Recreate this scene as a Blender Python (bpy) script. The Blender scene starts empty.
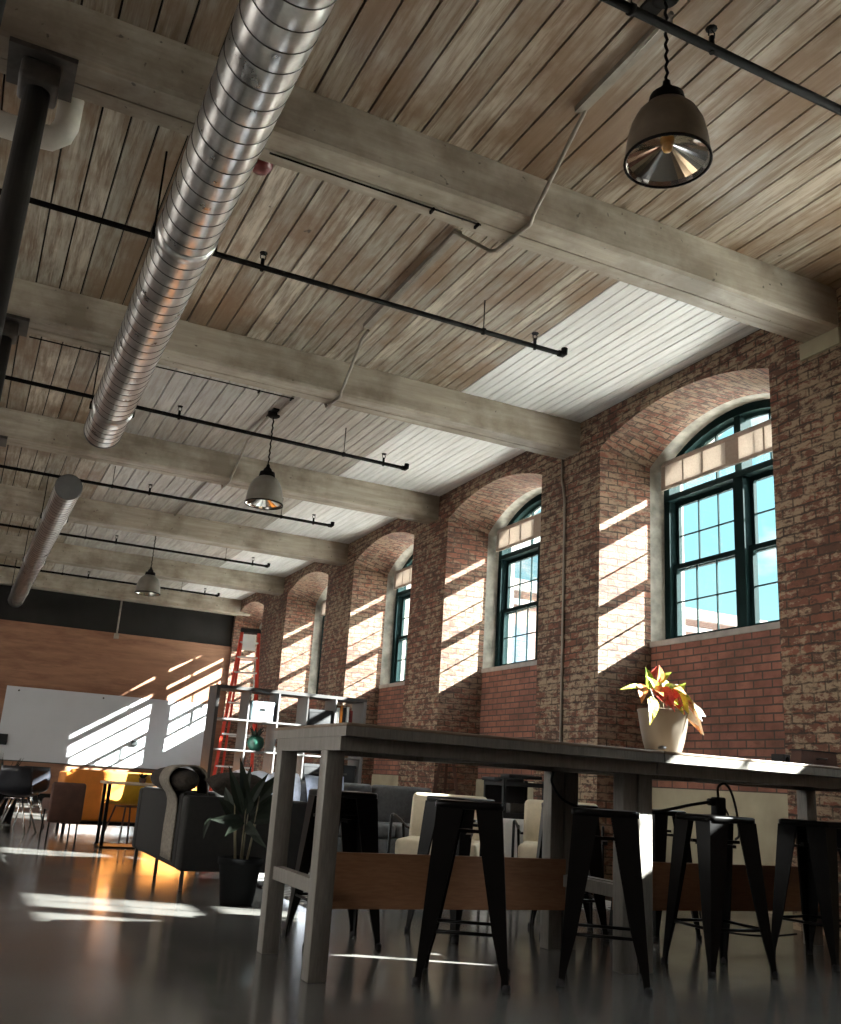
import bpy, bmesh, math, random
from mathutils import Vector, Matrix, Euler, noise as mnoise
random.seed(7)
C = bpy.context.scene.collection
PI = math.pi
R = math.radians

# ------------------------------------------------------------------ helpers
class MB:
    """collects shapes and links them as ONE mesh object"""
    def __init__(s):
        s.bm = bmesh.new(); s.mats = []; s.cur = 0
        s.tint = s.bm.loops.layers.float_color.new('tint')
        s.col = (1, 1, 1, 1)
    def mat(s, m):
        if m not in s.mats: s.mats.append(m)
        s.cur = s.mats.index(m); return s
    def _f(s, vs, smooth=False):
        try: f = s.bm.faces.new(vs)
        except ValueError: return None
        f.material_index = s.cur; f.smooth = smooth
        for l in f.loops: l[s.tint] = s.col
        return f
    def verts(s, pts, M=None):
        return [s.bm.verts.new((M @ Vector(p)) if M is not None else Vector(p)) for p in pts]
    def poly(s, pts, M=None, smooth=False):
        return s._f(s.verts(pts, M), smooth)
    def box(s, a, b, M=None, bev=0.0, seg=1):
        x0, y0, z0 = a; x1, y1, z1 = b
        if x0 > x1: x0, x1 = x1, x0
        if y0 > y1: y0, y1 = y1, y0
        if z0 > z1: z0, z1 = z1, z0
        v = s.verts([(x0,y0,z0),(x1,y0,z0),(x1,y1,z0),(x0,y1,z0),(x0,y0,z1),(x1,y0,z1),(x1,y1,z1),(x0,y1,z1)], M)
        fs = [s._f([v[i] for i in q], bev > 0) for q in ((0,3,2,1),(4,5,6,7),(0,1,5,4),(1,2,6,5),(2,3,7,6),(3,0,4,7))]
        if bev > 0:
            es = list({e for f in fs for e in f.edges})
            r = bmesh.ops.bevel(s.bm, geom=es, offset=bev, segments=max(seg, 2), profile=.5, affect='EDGES')
            for f in r['faces']:
                f.smooth = True; f.material_index = s.cur
                for l in f.loops: l[s.tint] = s.col
        return s
    def hexa(s, bot, top, M=None):
        """two quads, bottom and top, joined"""
        v = s.verts(list(bot) + list(top), M)
        for q in ((0,3,2,1),(4,5,6,7),(0,1,5,4),(1,2,6,5),(2,3,7,6),(3,0,4,7)): s._f([v[i] for i in q])
        return s
    def loft(s, loops, closed=True, caps=True, smooth=True, M=None):
        rings = [s.verts(l, M) for l in loops]
        n = len(rings[0])
        for a, b in zip(rings, rings[1:]):
            for i in range(n if closed else n - 1):
                j = (i + 1) % n
                s._f([a[i], a[j], b[j], b[i]], smooth)
        if caps and closed:
            s._f(list(reversed(rings[0]))); s._f(rings[-1])
        return s
    def tube(s, pts, r, n=8, caps=True, M=None, closed=False):
        pts = [Vector(p) for p in pts]
        rs = r if isinstance(r, (list, tuple)) else [r] * len(pts)
        loops = []
        up = None
        N = len(pts)
        for i, p in enumerate(pts):
            a = pts[i-1] if (i > 0 or closed) else pts[i]
            b = pts[(i+1) % N] if (i < N-1 or closed) else pts[i]
            d = (b - a).normalized()
            if up is None:
                up = Vector((0,0,1)) if abs(d.z) < .9 else Vector((1,0,0))
            side = d.cross(up)
            if side.length < 1e-5: side = d.cross(Vector((0,1,0)))
            side.normalize(); up = side.cross(d).normalized()
            loops.append([p + (side*math.cos(t) + up*math.sin(t))*rs[i] for t in [2*PI*k/n for k in range(n)]])
        if closed: loops.append(loops[0])
        return s.loft(loops, True, caps and not closed, True, M)
    def lathe(s, prof, n=24, M=None, caps=False, smooth=True):
        loops = [[(r*math.cos(2*PI*k/n), r*math.sin(2*PI*k/n), z) for k in range(n)] for r, z in prof]
        return s.loft(loops, True, caps, smooth, M)
    def build(s, name, m=None, parent=None, loc=None):
        if m is not None and not s.mats: s.mats = [m]
        bmesh.ops.recalc_face_normals(s.bm, faces=s.bm.faces[:])
        me = bpy.data.meshes.new(name); s.bm.to_mesh(me); s.bm.free()
        for mm in s.mats: me.materials.append(mm)
        o = bpy.data.objects.new(name, me); C.objects.link(o)
        if parent is not None: o.parent = parent
        if loc is not None: o.location = loc
        return o

def tag(o, label=None, cat=None, group=None, kind=None):
    if label: o['label'] = label
    if cat: o['category'] = cat
    if group: o['group'] = group
    if kind: o['kind'] = kind
    return o
def thing(name, label, cat, loc=(0,0,0), rz=0, group=None):
    o = bpy.data.objects.new(name, None); C.objects.link(o)
    o.location = loc; o.rotation_euler = (0, 0, rz); o.empty_display_size = .1
    return tag(o, label, cat, group)
def kids(o): return [c for c in bpy.data.objects if c.parent == o]
def dup(o, loc=None, rz=None, label=None, group=None, parent=None):
    c = o.copy(); C.objects.link(c)
    if parent is not None: c.parent = parent
    if loc is not None: c.location = loc
    if rz is not None: c.rotation_euler = (0, 0, rz)
    if label: c['label'] = label
    if group: c['group'] = group
    for ch in kids(o): dup(ch, parent=c)
    return c
def arc(c, r, a0, a1, n, ax=(0,1)):
    out = []
    for k in range(n+1):
        t = a0 + (a1-a0)*k/n
        out.append((c[0]+r*math.cos(t), c[1]+r*math.sin(t)))
    return out
def smoothpath(pts, n=6):
    """Catmull-Rom through pts"""
    P = [Vector(p) for p in pts]; P = [2*P[0]-P[1]] + P + [2*P[-1]-P[-2]]
    out = []
    for i in range(1, len(P)-2):
        for k in range(n):
            t = k/n
            out.append(.5*((2*P[i]) + (-P[i-1]+P[i+1])*t + (2*P[i-1]-5*P[i]+4*P[i+1]-P[i+2])*t*t + (-P[i-1]+3*P[i]-3*P[i+1]+P[i+2])*t**3))
    out.append(P[-2]); return out

# ------------------------------------------------------------------ materials
def newmat(name):
    m = bpy.data.materials.new(name); m.use_nodes = True
    nt = m.node_tree; b = nt.nodes['Principled BSDF']
    return m, nt, b
def N(nt, t, **kw):
    n = nt.nodes.new(t)
    for k, v in kw.items(): setattr(n, k, v)
    return n
def L(nt, a, b): nt.links.new(a, b)
def pos(nt):
    return N(nt, 'ShaderNodeNewGeometry').outputs['Position']
def objco(nt):
    return N(nt, 'ShaderNodeTexCoord').outputs['Object']
def noisen(nt, vec, scale, detail=4, rough=.55, vscale=None):
    if vscale is not None:
        mp = N(nt, 'ShaderNodeMapping'); mp.inputs['Scale'].default_value = vscale
        L(nt, vec, mp.inputs['Vector']); vec = mp.outputs['Vector']
    n = N(nt, 'ShaderNodeTexNoise'); n.inputs['Scale'].default_value = scale
    n.inputs['Detail'].default_value = detail; n.inputs['Roughness'].default_value = rough
    L(nt, vec, n.inputs['Vector']); return n.outputs['Fac']
def ramp(nt, fac, stops):
    r = N(nt, 'ShaderNodeValToRGB'); el = r.color_ramp.elements
    while len(el) < len(stops): el.new(.5)
    for e, (p, c) in zip(el, stops):
        e.position = p; e.color = (*c, 1) if len(c) == 3 else c
    L(nt, fac, r.inputs['Fac']); return r.outputs['Color']
def fr(nt, fac, a, b, lo=0., hi=1.):
    n = N(nt, 'ShaderNodeMapRange'); n.inputs['From Min'].default_value = a; n.inputs['From Max'].default_value = b
    n.inputs['To Min'].default_value = lo; n.inputs['To Max'].default_value = hi
    L(nt, fac, n.inputs['Value']); return n.outputs['Result']
def mixc(nt, fac, a, b, mode='MIX'):
    n = N(nt, 'ShaderNodeMix', data_type='RGBA', blend_type=mode)
    for sock, v in ((n.inputs[0], fac), (n.inputs[6], a), (n.inputs[7], b)):
        if isinstance(v, bpy.types.NodeSocket): L(nt, v, sock)
        elif isinstance(v, (int, float)): sock.default_value = v
        else: sock.default_value = (*v, 1)
    return n.outputs[2]
def bumpn(nt, b, h, strength=.3, dist=.01):
    n = N(nt, 'ShaderNodeBump'); n.inputs['Strength'].default_value = strength; n.inputs['Distance'].default_value = dist
    L(nt, h, n.inputs['Height']); L(nt, n.outputs['Normal'], b.inputs['Normal'])
def simple(name, col, rough=.5, metal=0., var=.25, scale=8., spec=.5, bump=0., coat=0.):
    m, nt, b = newmat(name)
    n = noisen(nt, objco(nt), scale, 5)
    lo = [c*(1-var) for c in col]; hi = [min(1, c*(1+var)) for c in col]
    L(nt, ramp(nt, n, [(.3, lo), (.7, hi)]), b.inputs['Base Color'])
    b.inputs['Roughness'].default_value = rough; b.inputs['Metallic'].default_value = metal
    b.inputs['Specular IOR Level'].default_value = spec
    b.inputs['Coat Weight'].default_value = coat
    if bump: bumpn(nt, b, noisen(nt, objco(nt), scale*8, 3), bump, .004)
    return m
def wood(name, c0, c1, stretch=(1, 12, 12), scale=2.2, rough=.5, spec=.4, bump=.15):
    m, nt, b = newmat(name)
    co = objco(nt)
    n = noisen(nt, co, scale, 6, .6, stretch)
    n2 = noisen(nt, co, scale*7, 4, .6, stretch)
    col = mixc(nt, .45, ramp(nt, n, [(.3, c0), (.7, c1)]), ramp(nt, n2, [(.35, c0), (.65, c1)]))
    L(nt, col, b.inputs['Base Color']); b.inputs['Roughness'].default_value = rough
    b.inputs['Specular IOR Level'].default_value = spec
    bumpn(nt, b, n2, bump, .003)
    return m

def brick_mat(name, worn, c1, c2, mortar):
    m, nt, b = newmat(name)
    g = N(nt, 'ShaderNodeNewGeometry')
    sp = N(nt, 'ShaderNodeSeparateXYZ'); L(nt, g.outputs['Position'], sp.inputs[0])
    sn = N(nt, 'ShaderNodeSeparateXYZ'); L(nt, g.outputs['True Normal'], sn.inputs[0])
    ab = N(nt, 'ShaderNodeMath', operation='ABSOLUTE'); L(nt, sn.outputs[0], ab.inputs[0])
    gt = N(nt, 'ShaderNodeMath', operation='GREATER_THAN'); gt.inputs[1].default_value = .6; L(nt, ab.outputs[0], gt.inputs[0])
    az = N(nt, 'ShaderNodeMath', operation='ABSOLUTE'); L(nt, sn.outputs[2], az.inputs[0])
    gz = N(nt, 'ShaderNodeMath', operation='GREATER_THAN'); gz.inputs[1].default_value = .5; L(nt, az.outputs[0], gz.inputs[0])
    u = N(nt, 'ShaderNodeMix'); L(nt, gt.outputs[0], u.inputs[0]); L(nt, sp.outputs[0], u.inputs[2]); L(nt, sp.outputs[1], u.inputs[3])
    v = N(nt, 'ShaderNodeMix'); L(nt, gz.outputs[0], v.inputs[0]); L(nt, sp.outputs[2], v.inputs[2]); L(nt, sp.outputs[1], v.inputs[3])
    wob = noisen(nt, g.outputs['Position'], 14, 3)
    wm = N(nt, 'ShaderNodeMath', operation='MULTIPLY_ADD'); wm.inputs[1].default_value = .03 if worn > .3 else .006; L(nt, wob, wm.inputs[0]); L(nt, v.outputs[0], wm.inputs[2])
    cv = N(nt, 'ShaderNodeCombineXYZ'); L(nt, u.outputs[0], cv.inputs[0]); L(nt, wm.outputs[0], cv.inputs[1])
    br = N(nt, 'ShaderNodeTexBrick')
    for k, val in (('Scale', 1.), ('Mortar Size', .008), ('Mortar Smooth', .25), ('Brick Width', .215), ('Row Height', .072), ('Bias', -.1)):
        br.inputs[k].default_value = val
    br.inputs['Color1'].default_value = (*c1, 1); br.inputs['Color2'].default_value = (*c2, 1); br.inputs['Mortar'].default_value = (*mortar, 1)
    L(nt, cv.outputs[0], br.inputs['Vector'])
    dirt = noisen(nt, g.outputs['Position'], 3.1, 6, .65)
    col = mixc(nt, fr(nt, dirt, .35, .7, 0, .65), br.outputs['Color'], (.055, .032, .022))
    pat = noisen(nt, cv.outputs[0], 9, 7, .75, (.75, 1.5, 1))
    big = noisen(nt, g.outputs['Position'], 1.3, 3)
    th = N(nt, 'ShaderNodeMath', operation='MULTIPLY_ADD'); th.inputs[1].default_value = .35; L(nt, big, th.inputs[0]); L(nt, pat, th.inputs[2])
    a = .78 - .14*worn
    f0 = fr(nt, th.outputs[0], a, a+.06, 0, min(1, worn*1.05))
    fm = N(nt, 'ShaderNodeMath', operation='MULTIPLY'); L(nt, f0, fm.inputs[0]); L(nt, fr(nt, gt.outputs[0], 0, 1, .55, 1.), fm.inputs[1]); f = fm.outputs[0]
    col = mixc(nt, f, col, (.34, .25, .165))
    jn = noisen(nt, g.outputs['Position'], 6, 4, .7)
    jm = N(nt, 'ShaderNodeMath', operation='MULTIPLY'); L(nt, br.outputs['Fac'], jm.inputs[0]); L(nt, fr(nt, jn, .35, .6, .25, 1.), jm.inputs[1])
    col = mixc(nt, jm.outputs[0], col, mortar)
    dk = noisen(nt, cv.outputs[0], 11, 7, .75, (.7, 1.6, 1))
    col = mixc(nt, fr(nt, dk, .525, .63, 0, .85*min(1, worn+.15)), col, (.035, .02, .015))
    L(nt, col, b.inputs['Base Color']); b.inputs['Roughness'].default_value = .85
    hh = N(nt, 'ShaderNodeMath', operation='MULTIPLY_ADD'); hh.inputs[1].default_value = -.8; L(nt, br.outputs['Fac'], hh.inputs[0]); L(nt, pat, hh.inputs[2])
    bumpn(nt, b, hh.outputs[0], .75 if worn > .3 else .5, .02)
    return m

M = {}
M['brick'] = brick_mat('worn brick', .9, (.25, .092, .055), (.13, .06, .04), (.06, .04, .027))
M['brick_clean'] = brick_mat('red brick', .10, (.36, .15, .10), (.25, .10, .07), (.075, .055, .045))
M['parge'] = simple('cream parging', (.36, .32, .22), .8, var=.2, scale=2.5, bump=.2)
M['plaster'] = simple('pale reveal plaster', (.24, .22, .185), .85, var=.4, scale=7, bump=.3)
M['stone_sill'] = simple('grey sill', (.33, .31, .28), .8, var=.2, scale=6, bump=.2)

def floor_mat():
    m, nt, b = newmat('polished concrete')
    p = pos(nt)
    a = noisen(nt, p, .7, 6, .6); c = noisen(nt, p, 5, 6, .7)
    col = mixc(nt, .35, ramp(nt, a, [(.3, (.07, .067, .061)), (.7, (.135, .13, .12))]), ramp(nt, c, [(.3, (.06, .055, .05)), (.72, (.15, .143, .132))]))
    L(nt, col, b.inputs['Base Color'])
    L(nt, fr(nt, a, .3, .7, .10, .24), b.inputs['Roughness'])
    b.inputs['Specular IOR Level'].default_value = .62
    bumpn(nt, b, noisen(nt, p, 2.2, 3), .035, .02)
    return m
M['floor'] = floor_mat()

def plank_mat():
    m, nt, b = newmat('painted planks')
    p = pos(nt)
    t = N(nt, 'ShaderNodeAttribute'); t.attribute_name = 'tint'
    g = noisen(nt, p, 3, 7, .65, (9, .7, 1)); g2 = noisen(nt, p, 1.1, 5, .6, (1.6, 1, 1))
    kn = noisen(nt, p, 7, 2, .4, (1.6, 1, 1))
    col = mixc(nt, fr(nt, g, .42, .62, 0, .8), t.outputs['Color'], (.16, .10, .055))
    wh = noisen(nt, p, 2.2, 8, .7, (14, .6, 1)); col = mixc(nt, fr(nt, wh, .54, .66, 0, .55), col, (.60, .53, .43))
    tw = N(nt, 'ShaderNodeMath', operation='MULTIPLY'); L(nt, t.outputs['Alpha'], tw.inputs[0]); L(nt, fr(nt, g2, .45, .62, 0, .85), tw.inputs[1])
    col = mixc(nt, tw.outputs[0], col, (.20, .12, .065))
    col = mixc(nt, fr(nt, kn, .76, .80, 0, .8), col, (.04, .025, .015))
    # window-side planks keep the daylight painted into their tint
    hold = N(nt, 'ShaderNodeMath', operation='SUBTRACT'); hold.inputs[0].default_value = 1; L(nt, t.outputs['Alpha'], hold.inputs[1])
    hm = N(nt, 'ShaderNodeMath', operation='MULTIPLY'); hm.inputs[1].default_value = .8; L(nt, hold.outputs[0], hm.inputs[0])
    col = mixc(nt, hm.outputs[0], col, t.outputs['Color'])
    L(nt, col, b.inputs['Base Color'])
    b.inputs['Roughness'].default_value = .42; b.inputs['Specular IOR Level'].default_value = .4
    bumpn(nt, b, g, .25, .006)
    return m
M['plank'] = plank_mat()
M['gap'] = simple('dark gap', (.012, .009, .007), .9, var=.1)
def beam_mat():
    m, nt, b = newmat('whitewashed beam')
    p = pos(nt)
    g = noisen(nt, p, 2.5, 7, .65, (.5, 6, 6)); g2 = noisen(nt, p, 1.7, 5, .6); kn = noisen(nt, p, 20, 2, .4)
    col = ramp(nt, g, [(.3, (.30, .25, .19)), (.7, (.48, .42, .335))])
    col = mixc(nt, fr(nt, g2, .42, .62, 0, .75), col, (.16, .12, .08))
    col = mixc(nt, fr(nt, kn, .72, .76, 0, .7), col, (.04, .03, .02))
    L(nt, col, b.inputs['Base Color']); b.inputs['Roughness'].default_value = .6
    bumpn(nt, b, g, .3, .008)
    return m
M['beam'] = beam_mat()
def ply_mat():
    m, nt, b = newmat('plywood wall')
    p = pos(nt)
    g = noisen(nt, p, 1.1, 7, .6, (.35, 1, 2.6)); g2 = noisen(nt, p, 6, 5, .6, (.25, 1, 3))
    k_ = noisen(nt, p, 2.0, 6, .7, (.3, 1, 1.6))
    col = mixc(nt, .4, ramp(nt, g, [(.28, (.22, .10, .055)), (.72, (.42, .22, .13))]), ramp(nt, g2, [(.3, (.20, .09, .05)), (.7, (.42, .21, .12))]))
    col = mixc(nt, fr(nt, k_, .47, .62, 0, .6), col, (.13, .05, .025))
    L(nt, col, b.inputs['Base Color']); b.inputs['Roughness'].default_value = .5
    return m
M['ply'] = ply_mat()
M['dark_wall'] = simple('dark upper wall', (.022, .020, .018), .9, spec=.15, var=.2, scale=1.5)
M['frame'] = simple('dark green window paint', (.004, .012, .012), .75, var=.2, scale=5, spec=.06)
M['muntin'] = M['frame']
def glass_mat():
    m = bpy.data.materials.new('window glass'); m.use_nodes = True; nt = m.node_tree
    nt.nodes.remove(nt.nodes['Principled BSDF'])
    t = N(nt, 'ShaderNodeBsdfTransparent'); t.inputs['Color'].default_value = (.93, .97, .96, 1)
    gl = N(nt, 'ShaderNodeBsdfGlossy'); gl.inputs['Roughness'].default_value = .03
    fz = N(nt, 'ShaderNodeFresnel'); fz.inputs['IOR'].default_value = 1.2
    lo = noisen(nt, objco(nt), 2, 2)
    mx = N(nt, 'ShaderNodeMixShader'); L(nt, fr(nt, fz.outputs[0], 0, 1, 0, .35), mx.inputs[0]); L(nt, t.outputs[0], mx.inputs[1]); L(nt, gl.outputs[0], mx.inputs[2])
    L(nt, mx.outputs[0], nt.nodes['Material Output'].inputs['Surface']); return m
M['glass'] = glass_mat()
def shade_mat():
    m = bpy.data.materials.new('blind cloth'); m.use_nodes = True; nt = m.node_tree; b = nt.nodes['Principled BSDF']
    n = noisen(nt, objco(nt), 60, 2)
    c = ramp(nt, n, [(.3, (.60, .54, .48)), (.7, (.70, .64, .58))])
    L(nt, c, b.inputs['Base Color']); b.inputs['Roughness'].default_value = .9
    tr = N(nt, 'ShaderNodeBsdfTranslucent'); L(nt, c, tr.inputs['Color'])
    mx = N(nt, 'ShaderNodeMixShader'); mx.inputs[0].default_value = .22
    L(nt, b.outputs[0], mx.inputs[1]); L(nt, tr.outputs[0], mx.inputs[2]); L(nt, mx.outputs[0], nt.nodes['Material Output'].inputs['Surface']); return m
M['blind'] = shade_mat()
M['blind_seam'] = simple('blind border', (.42, .35, .29), .8, var=.1, scale=30)
def duct_mat():
    m, nt, b = newmat('galvanised duct')
    p = pos(nt)
    n = noisen(nt, p, 5, 5, .6); n2 = noisen(nt, p, 30, 3, .6)
    L(nt, ramp(nt, n, [(.3, (.36, .35, .33)), (.7, (.72, .70, .66))]), b.inputs['Base Color'])
    b.inputs['Metallic'].default_value = 1.
    L(nt, fr(nt, n, .3, .7, .26, .36), b.inputs['Roughness']); return m
M['duct'] = duct_mat()
M['seam'] = simple('duct seam', (.10, .095, .09), .45, .8, .2, 20)
M['black_metal'] = simple('black painted steel', (.0035, .003, .0028), .34, 0., .3, 10, spec=.18)
M['pipe'] = simple('black pipe', (.005, .004, .0033), .7, spec=.08)
M['conduit'] = simple('painted conduit', (.27, .235, .19), .5, .3, .2, 10)
M['column'] = simple('dark steel column', (.014, .012, .010), .6, 0., .3, 5)
M['steel'] = simple('column bracket', (.08, .073, .065), .5, .5, .3, 10)
M['white_pipe'] = simple('white pipe', (.58, .55, .48), .45, var=.1)
M['red_paint'] = simple('red paint', (.12, .010, .008), .4, var=.2)
M['table_paint'] = wood('grey painted wood', (.15, .137, .117), (.26, .24, .21), (8, 8, 1), 2.0, .45)
M['table_top'] = wood('table top wood', (.15, .105, .07), (.27, .20, .14), (1, 10, 10), 2.2, .42)
M['board'] = wood('brown board', (.22, .10, .05), (.36, .18, .095), (1, 9, 9), 1.7, .45)
M['sofa'] = simple('charcoal upholstery', (.011, .0098, .0085), .9, var=.25, scale=20, bump=.3)
M['sofa_leg'] = simple('sofa leg steel', (.16, .15, .14), .3, .9, .1)
M['throw'] = simple('beige throw', (.20, .175, .14), .95, var=.25, scale=40, bump=.5)
M['fur'] = simple('dark fur', (.03, .022, .016), 1., var=.5, scale=50, bump=1.)
M['grey_cloth'] = simple('grey upholstery', (.10, .10, .10), .9, var=.2, scale=25, bump=.3)
M['white_cloth'] = simple('white blanket', (.62, .64, .72), .95, var=.12, scale=25, bump=.3)
M['blue_cloth'] = simple('slate cushion', (.30, .33, .40), .9, var=.15, scale=25, bump=.3)
M['cream'] = simple('cream upholstery', (.58, .50, .36), .8, var=.12, scale=12, bump=.15)
M['pot_black'] = simple('black pot', (.003, .003, .003), .8, spec=.08, var=.2)
M['soil'] = simple('soil', (.03, .02, .013), 1., var=.5, scale=40, bump=.8)
M['leaf_dark'] = simple('dark green leaf', (.010, .015, .008), .6, spec=.25, var=.4, scale=9)
M['leaf_stem'] = simple('stem', (.13, .11, .06), .6, var=.3)
M['ceramic'] = simple('cream ceramic', (.095, .075, .052), .45, var=.1, scale=5)
def croton(name, a, b_, c):
    m, nt, b = newmat(name)
    n = noisen(nt, objco(nt), 28, 3, .6, (1, 1, 1))
    L(nt, ramp(nt, n, [(.38, a), (.5, b_), (.62, c)]), b.inputs['Base Color']); b.inputs['Roughness'].default_value = .35
    return m
M['croton_red'] = croton('croton red leaf', (.38, .03, .03), (.50, .08, .05), (.20, .05, .02))
M['croton_green'] = croton('croton green leaf', (.10, .20, .02), (.42, .48, .06), (.20, .30, .03))
M['croton_yellow'] = croton('croton yellow leaf', (.55, .42, .06), (.62, .52, .12), (.20, .25, .03))
M['croton_orange'] = croton('croton orange leaf', (.55, .16, .04), (.62, .30, .10), (.30, .06, .03))
M['croton_sunlit'] = croton('croton sunlit leaf', (.62, .55, .40), (.70, .66, .58), (.62, .40, .25))  # right-hand leaves, sunlight painted into their colour
M['shade_out'] = simple('lamp shade enamel', (.13, .10, .07), .45, .3, .25, 8)
M['shade_white'] = simple('lamp shade aluminium', (.27, .25, .22), .35, .7, .15, 8)
M['reflector'] = simple('lamp reflector', (.72, .68, .62), .10, 1., .08, 6)
M['bulb'] = simple('amber bulb', (.80, .45, .15), .15, 0, .1, 6, coat=.5)
M['shelf_w'] = simple('shelf white', (.17, .165, .16), .45, var=.08)
M['shelf_d'] = simple('shelf dark edge', (.045, .042, .04), .5, var=.2)
M['box_blue'] = simple('pale blue box', (.42, .56, .62), .7, var=.06)
M['box_black'] = simple('black box', (.012, .012, .013), .75, var=.2)
M['paper'] = simple('white card', (.74, .73, .70), .8, var=.05)
M['teal'] = simple('teal glaze', (.02, .085, .06), .35, var=.3)
M['whiteboard'] = simple('whiteboard', (.60, .61, .63), .25, var=.05, scale=1.2)
M['orange'] = simple('orange upholstery', (.62, .20, .022), .75, var=.1, scale=8, bump=.1)
M['yellow'] = simple('yellow shell', (.72, .40, .02), .5, var=.08, scale=8)
M['brown'] = simple('brown upholstery', (.085, .035, .022), .7, var=.2, scale=10, bump=.15)
M['wood_light'] = wood('pale table top', (.50, .36, .24), (.66, .50, .36), (1, 8, 8), 3, .4)
M['shell_black'] = simple('black shell', (.014, .015, .02), .35, var=.2)
M['chrome'] = simple('chrome', (.75, .74, .72), .12, 1., .05)
M['ladder_red'] = simple('red fibreglass', (.62, .045, .02), .45, var=.15)
M['aluminium'] = simple('aluminium', (.68, .67, .66), .32, .85, .08)
M['rug'] = None
def rug_mat():
    m, nt, b = newmat('woven rug'); co = objco(nt)
    w = N(nt, 'ShaderNodeTexWave', wave_type='BANDS', bands_direction='DIAGONAL'); w.inputs['Scale'].default_value = 5; w.inputs['Distortion'].default_value = 1.5
    L(nt, co, w.inputs['Vector'])
    L(nt, ramp(nt, w.outputs['Fac'], [(.35, (.50, .48, .45)), (.6, (.18, .17, .16))]), b.inputs['Base Color']); b.inputs['Roughness'].default_value = 1
    bumpn(nt, b, noisen(nt, co, 120, 2), .6, .01); return m
M['rug'] = rug_mat()
M['ext_brick'] = brick_mat('street brick', .02, (.10, .052, .042), (.085, .042, .034), (.09, .07, .06))
M['ext_ground'] = simple('pale paving', (.62, .60, .56), .9, var=.15, scale=.3)
M['ext_window'] = simple('street window', (.05, .07, .09), .15, var=.2)
M['ext_trim'] = simple('pale stone trim', (.11, .09, .08), .8, var=.1)

# ------------------------------------------------------------------ dimensions
W = 5.6          # window wall face
ZC = 4.74        # ceiling
ZB = 4.40        # beam soffit
P = 3.43         # bay spacing
BEAMS = [-2.06, 1.37, 4.8, 8.22, 11.63, 15.1, 18.65, 21.95]
BAYS = [3.085, 6.515, 9.97, 13.4, 17.0, 21.0]
YF = 22.25       # far wall
YB = -3.2
XL = -6.0
SUN = Vector((-1, .53, -.645))

# ------------------------------------------------------------------ setting
b = MB(); b.mat(M['floor']).box((XL-.3, YB-.3, -.15), (6.6, YF+.3, 0)); tag(b.build('floor'), kind='structure')

b = MB(); b.mat(M['plank'])
edges = [YB] + BEAMS + [YF]
for i in range(len(edges)-1):
    y0, y1 = edges[i], edges[i+1]
    x = XL
    k = 0
    while x < W:
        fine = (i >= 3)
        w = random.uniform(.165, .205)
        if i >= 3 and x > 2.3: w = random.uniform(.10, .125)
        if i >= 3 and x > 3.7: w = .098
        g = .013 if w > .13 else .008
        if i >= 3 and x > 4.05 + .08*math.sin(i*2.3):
            v = random.uniform(.74, .82); b.col = (v*1.0, v*.985, v*.96, .1)  # daylight near the windows painted into the plank colour
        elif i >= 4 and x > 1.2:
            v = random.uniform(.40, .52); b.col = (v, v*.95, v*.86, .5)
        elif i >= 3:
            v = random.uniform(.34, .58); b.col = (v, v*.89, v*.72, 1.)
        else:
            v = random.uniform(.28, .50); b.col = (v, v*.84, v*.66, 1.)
        dz = random.uniform(0, .004)
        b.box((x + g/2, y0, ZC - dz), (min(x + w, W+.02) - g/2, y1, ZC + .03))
        x += w; k += 1
b.mat(M['gap']).box((XL-.3, YB-.3, ZC + .03), (6.6, YF+.3, ZC + .3))
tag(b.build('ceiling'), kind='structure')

for k, y in enumerate(BEAMS):
    b = MB(); b.mat(M['beam'])
    h = .17
    prof = [(y-h, ZC), (y-h, ZB+.02), (y-h+.02, ZB), (y+.02, ZB), (y+.022, ZB+.012), (y+.03, ZB+.012), (y+.032, ZB), (y+h-.02, ZB), (y+h, ZB+.02), (y+h, ZC)]
    loops = []
    n = 24
    for q in range(n+1):
        x = XL + (W + .25 - XL)*q/n
        loops.append([(x, py + .006*mnoise.noise((x*1.5, k, 0)), pz + .006*mnoise.noise((x*1.3, k, 7))) for py, pz in prof])
    b.loft(loops, True, True, False)
    # pale bearing stone under the beam end
    if k == 2: b.mat(M['parge']).box((W-.03, y-.19, ZB-.14), (W+.2, y+.19, ZB-.005))
    tag(b.build('ceiling_beam'), kind='structure')

# window wall: piers, arched recesses
def arc_pts(c, hw, zs, zc, n=18):
    rise = zc - zs; r = (hw*hw + rise*rise)/(2*rise); cz = zc - r
    a = math.asin(hw/r)
    return [(c + r*math.sin(-a + 2*a*k/n), cz + r*math.cos(-a + 2*a*k/n)) for k in range(n+1)]
b = MB(); b.mat(M['brick'])
HW0, HW1 = 1.17, 1.075
def opening(c, which):
    if which == 0: a = arc_pts(c, HW0, 4.34, 4.56); hw = HW0
    else: a = arc_pts(c, HW1, 4.17, 4.565); hw = HW1
    return [(c-hw, 0.)] + [(c-hw, z) for z in (1.2, 2.36, 3.3)] + a + [(c+hw, z) for z in (3.3, 2.36, 1.2)] + [(c+hw, 0.)]
def slab(y0, y1):
    b.poly([(W, y0, 0), (W, y0, ZC+.05), (W, y1, ZC+.05), (W, y1, 0)])
prev = YB - .3  # unseen first stretch left without a window, keeps sun off the floor
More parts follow.
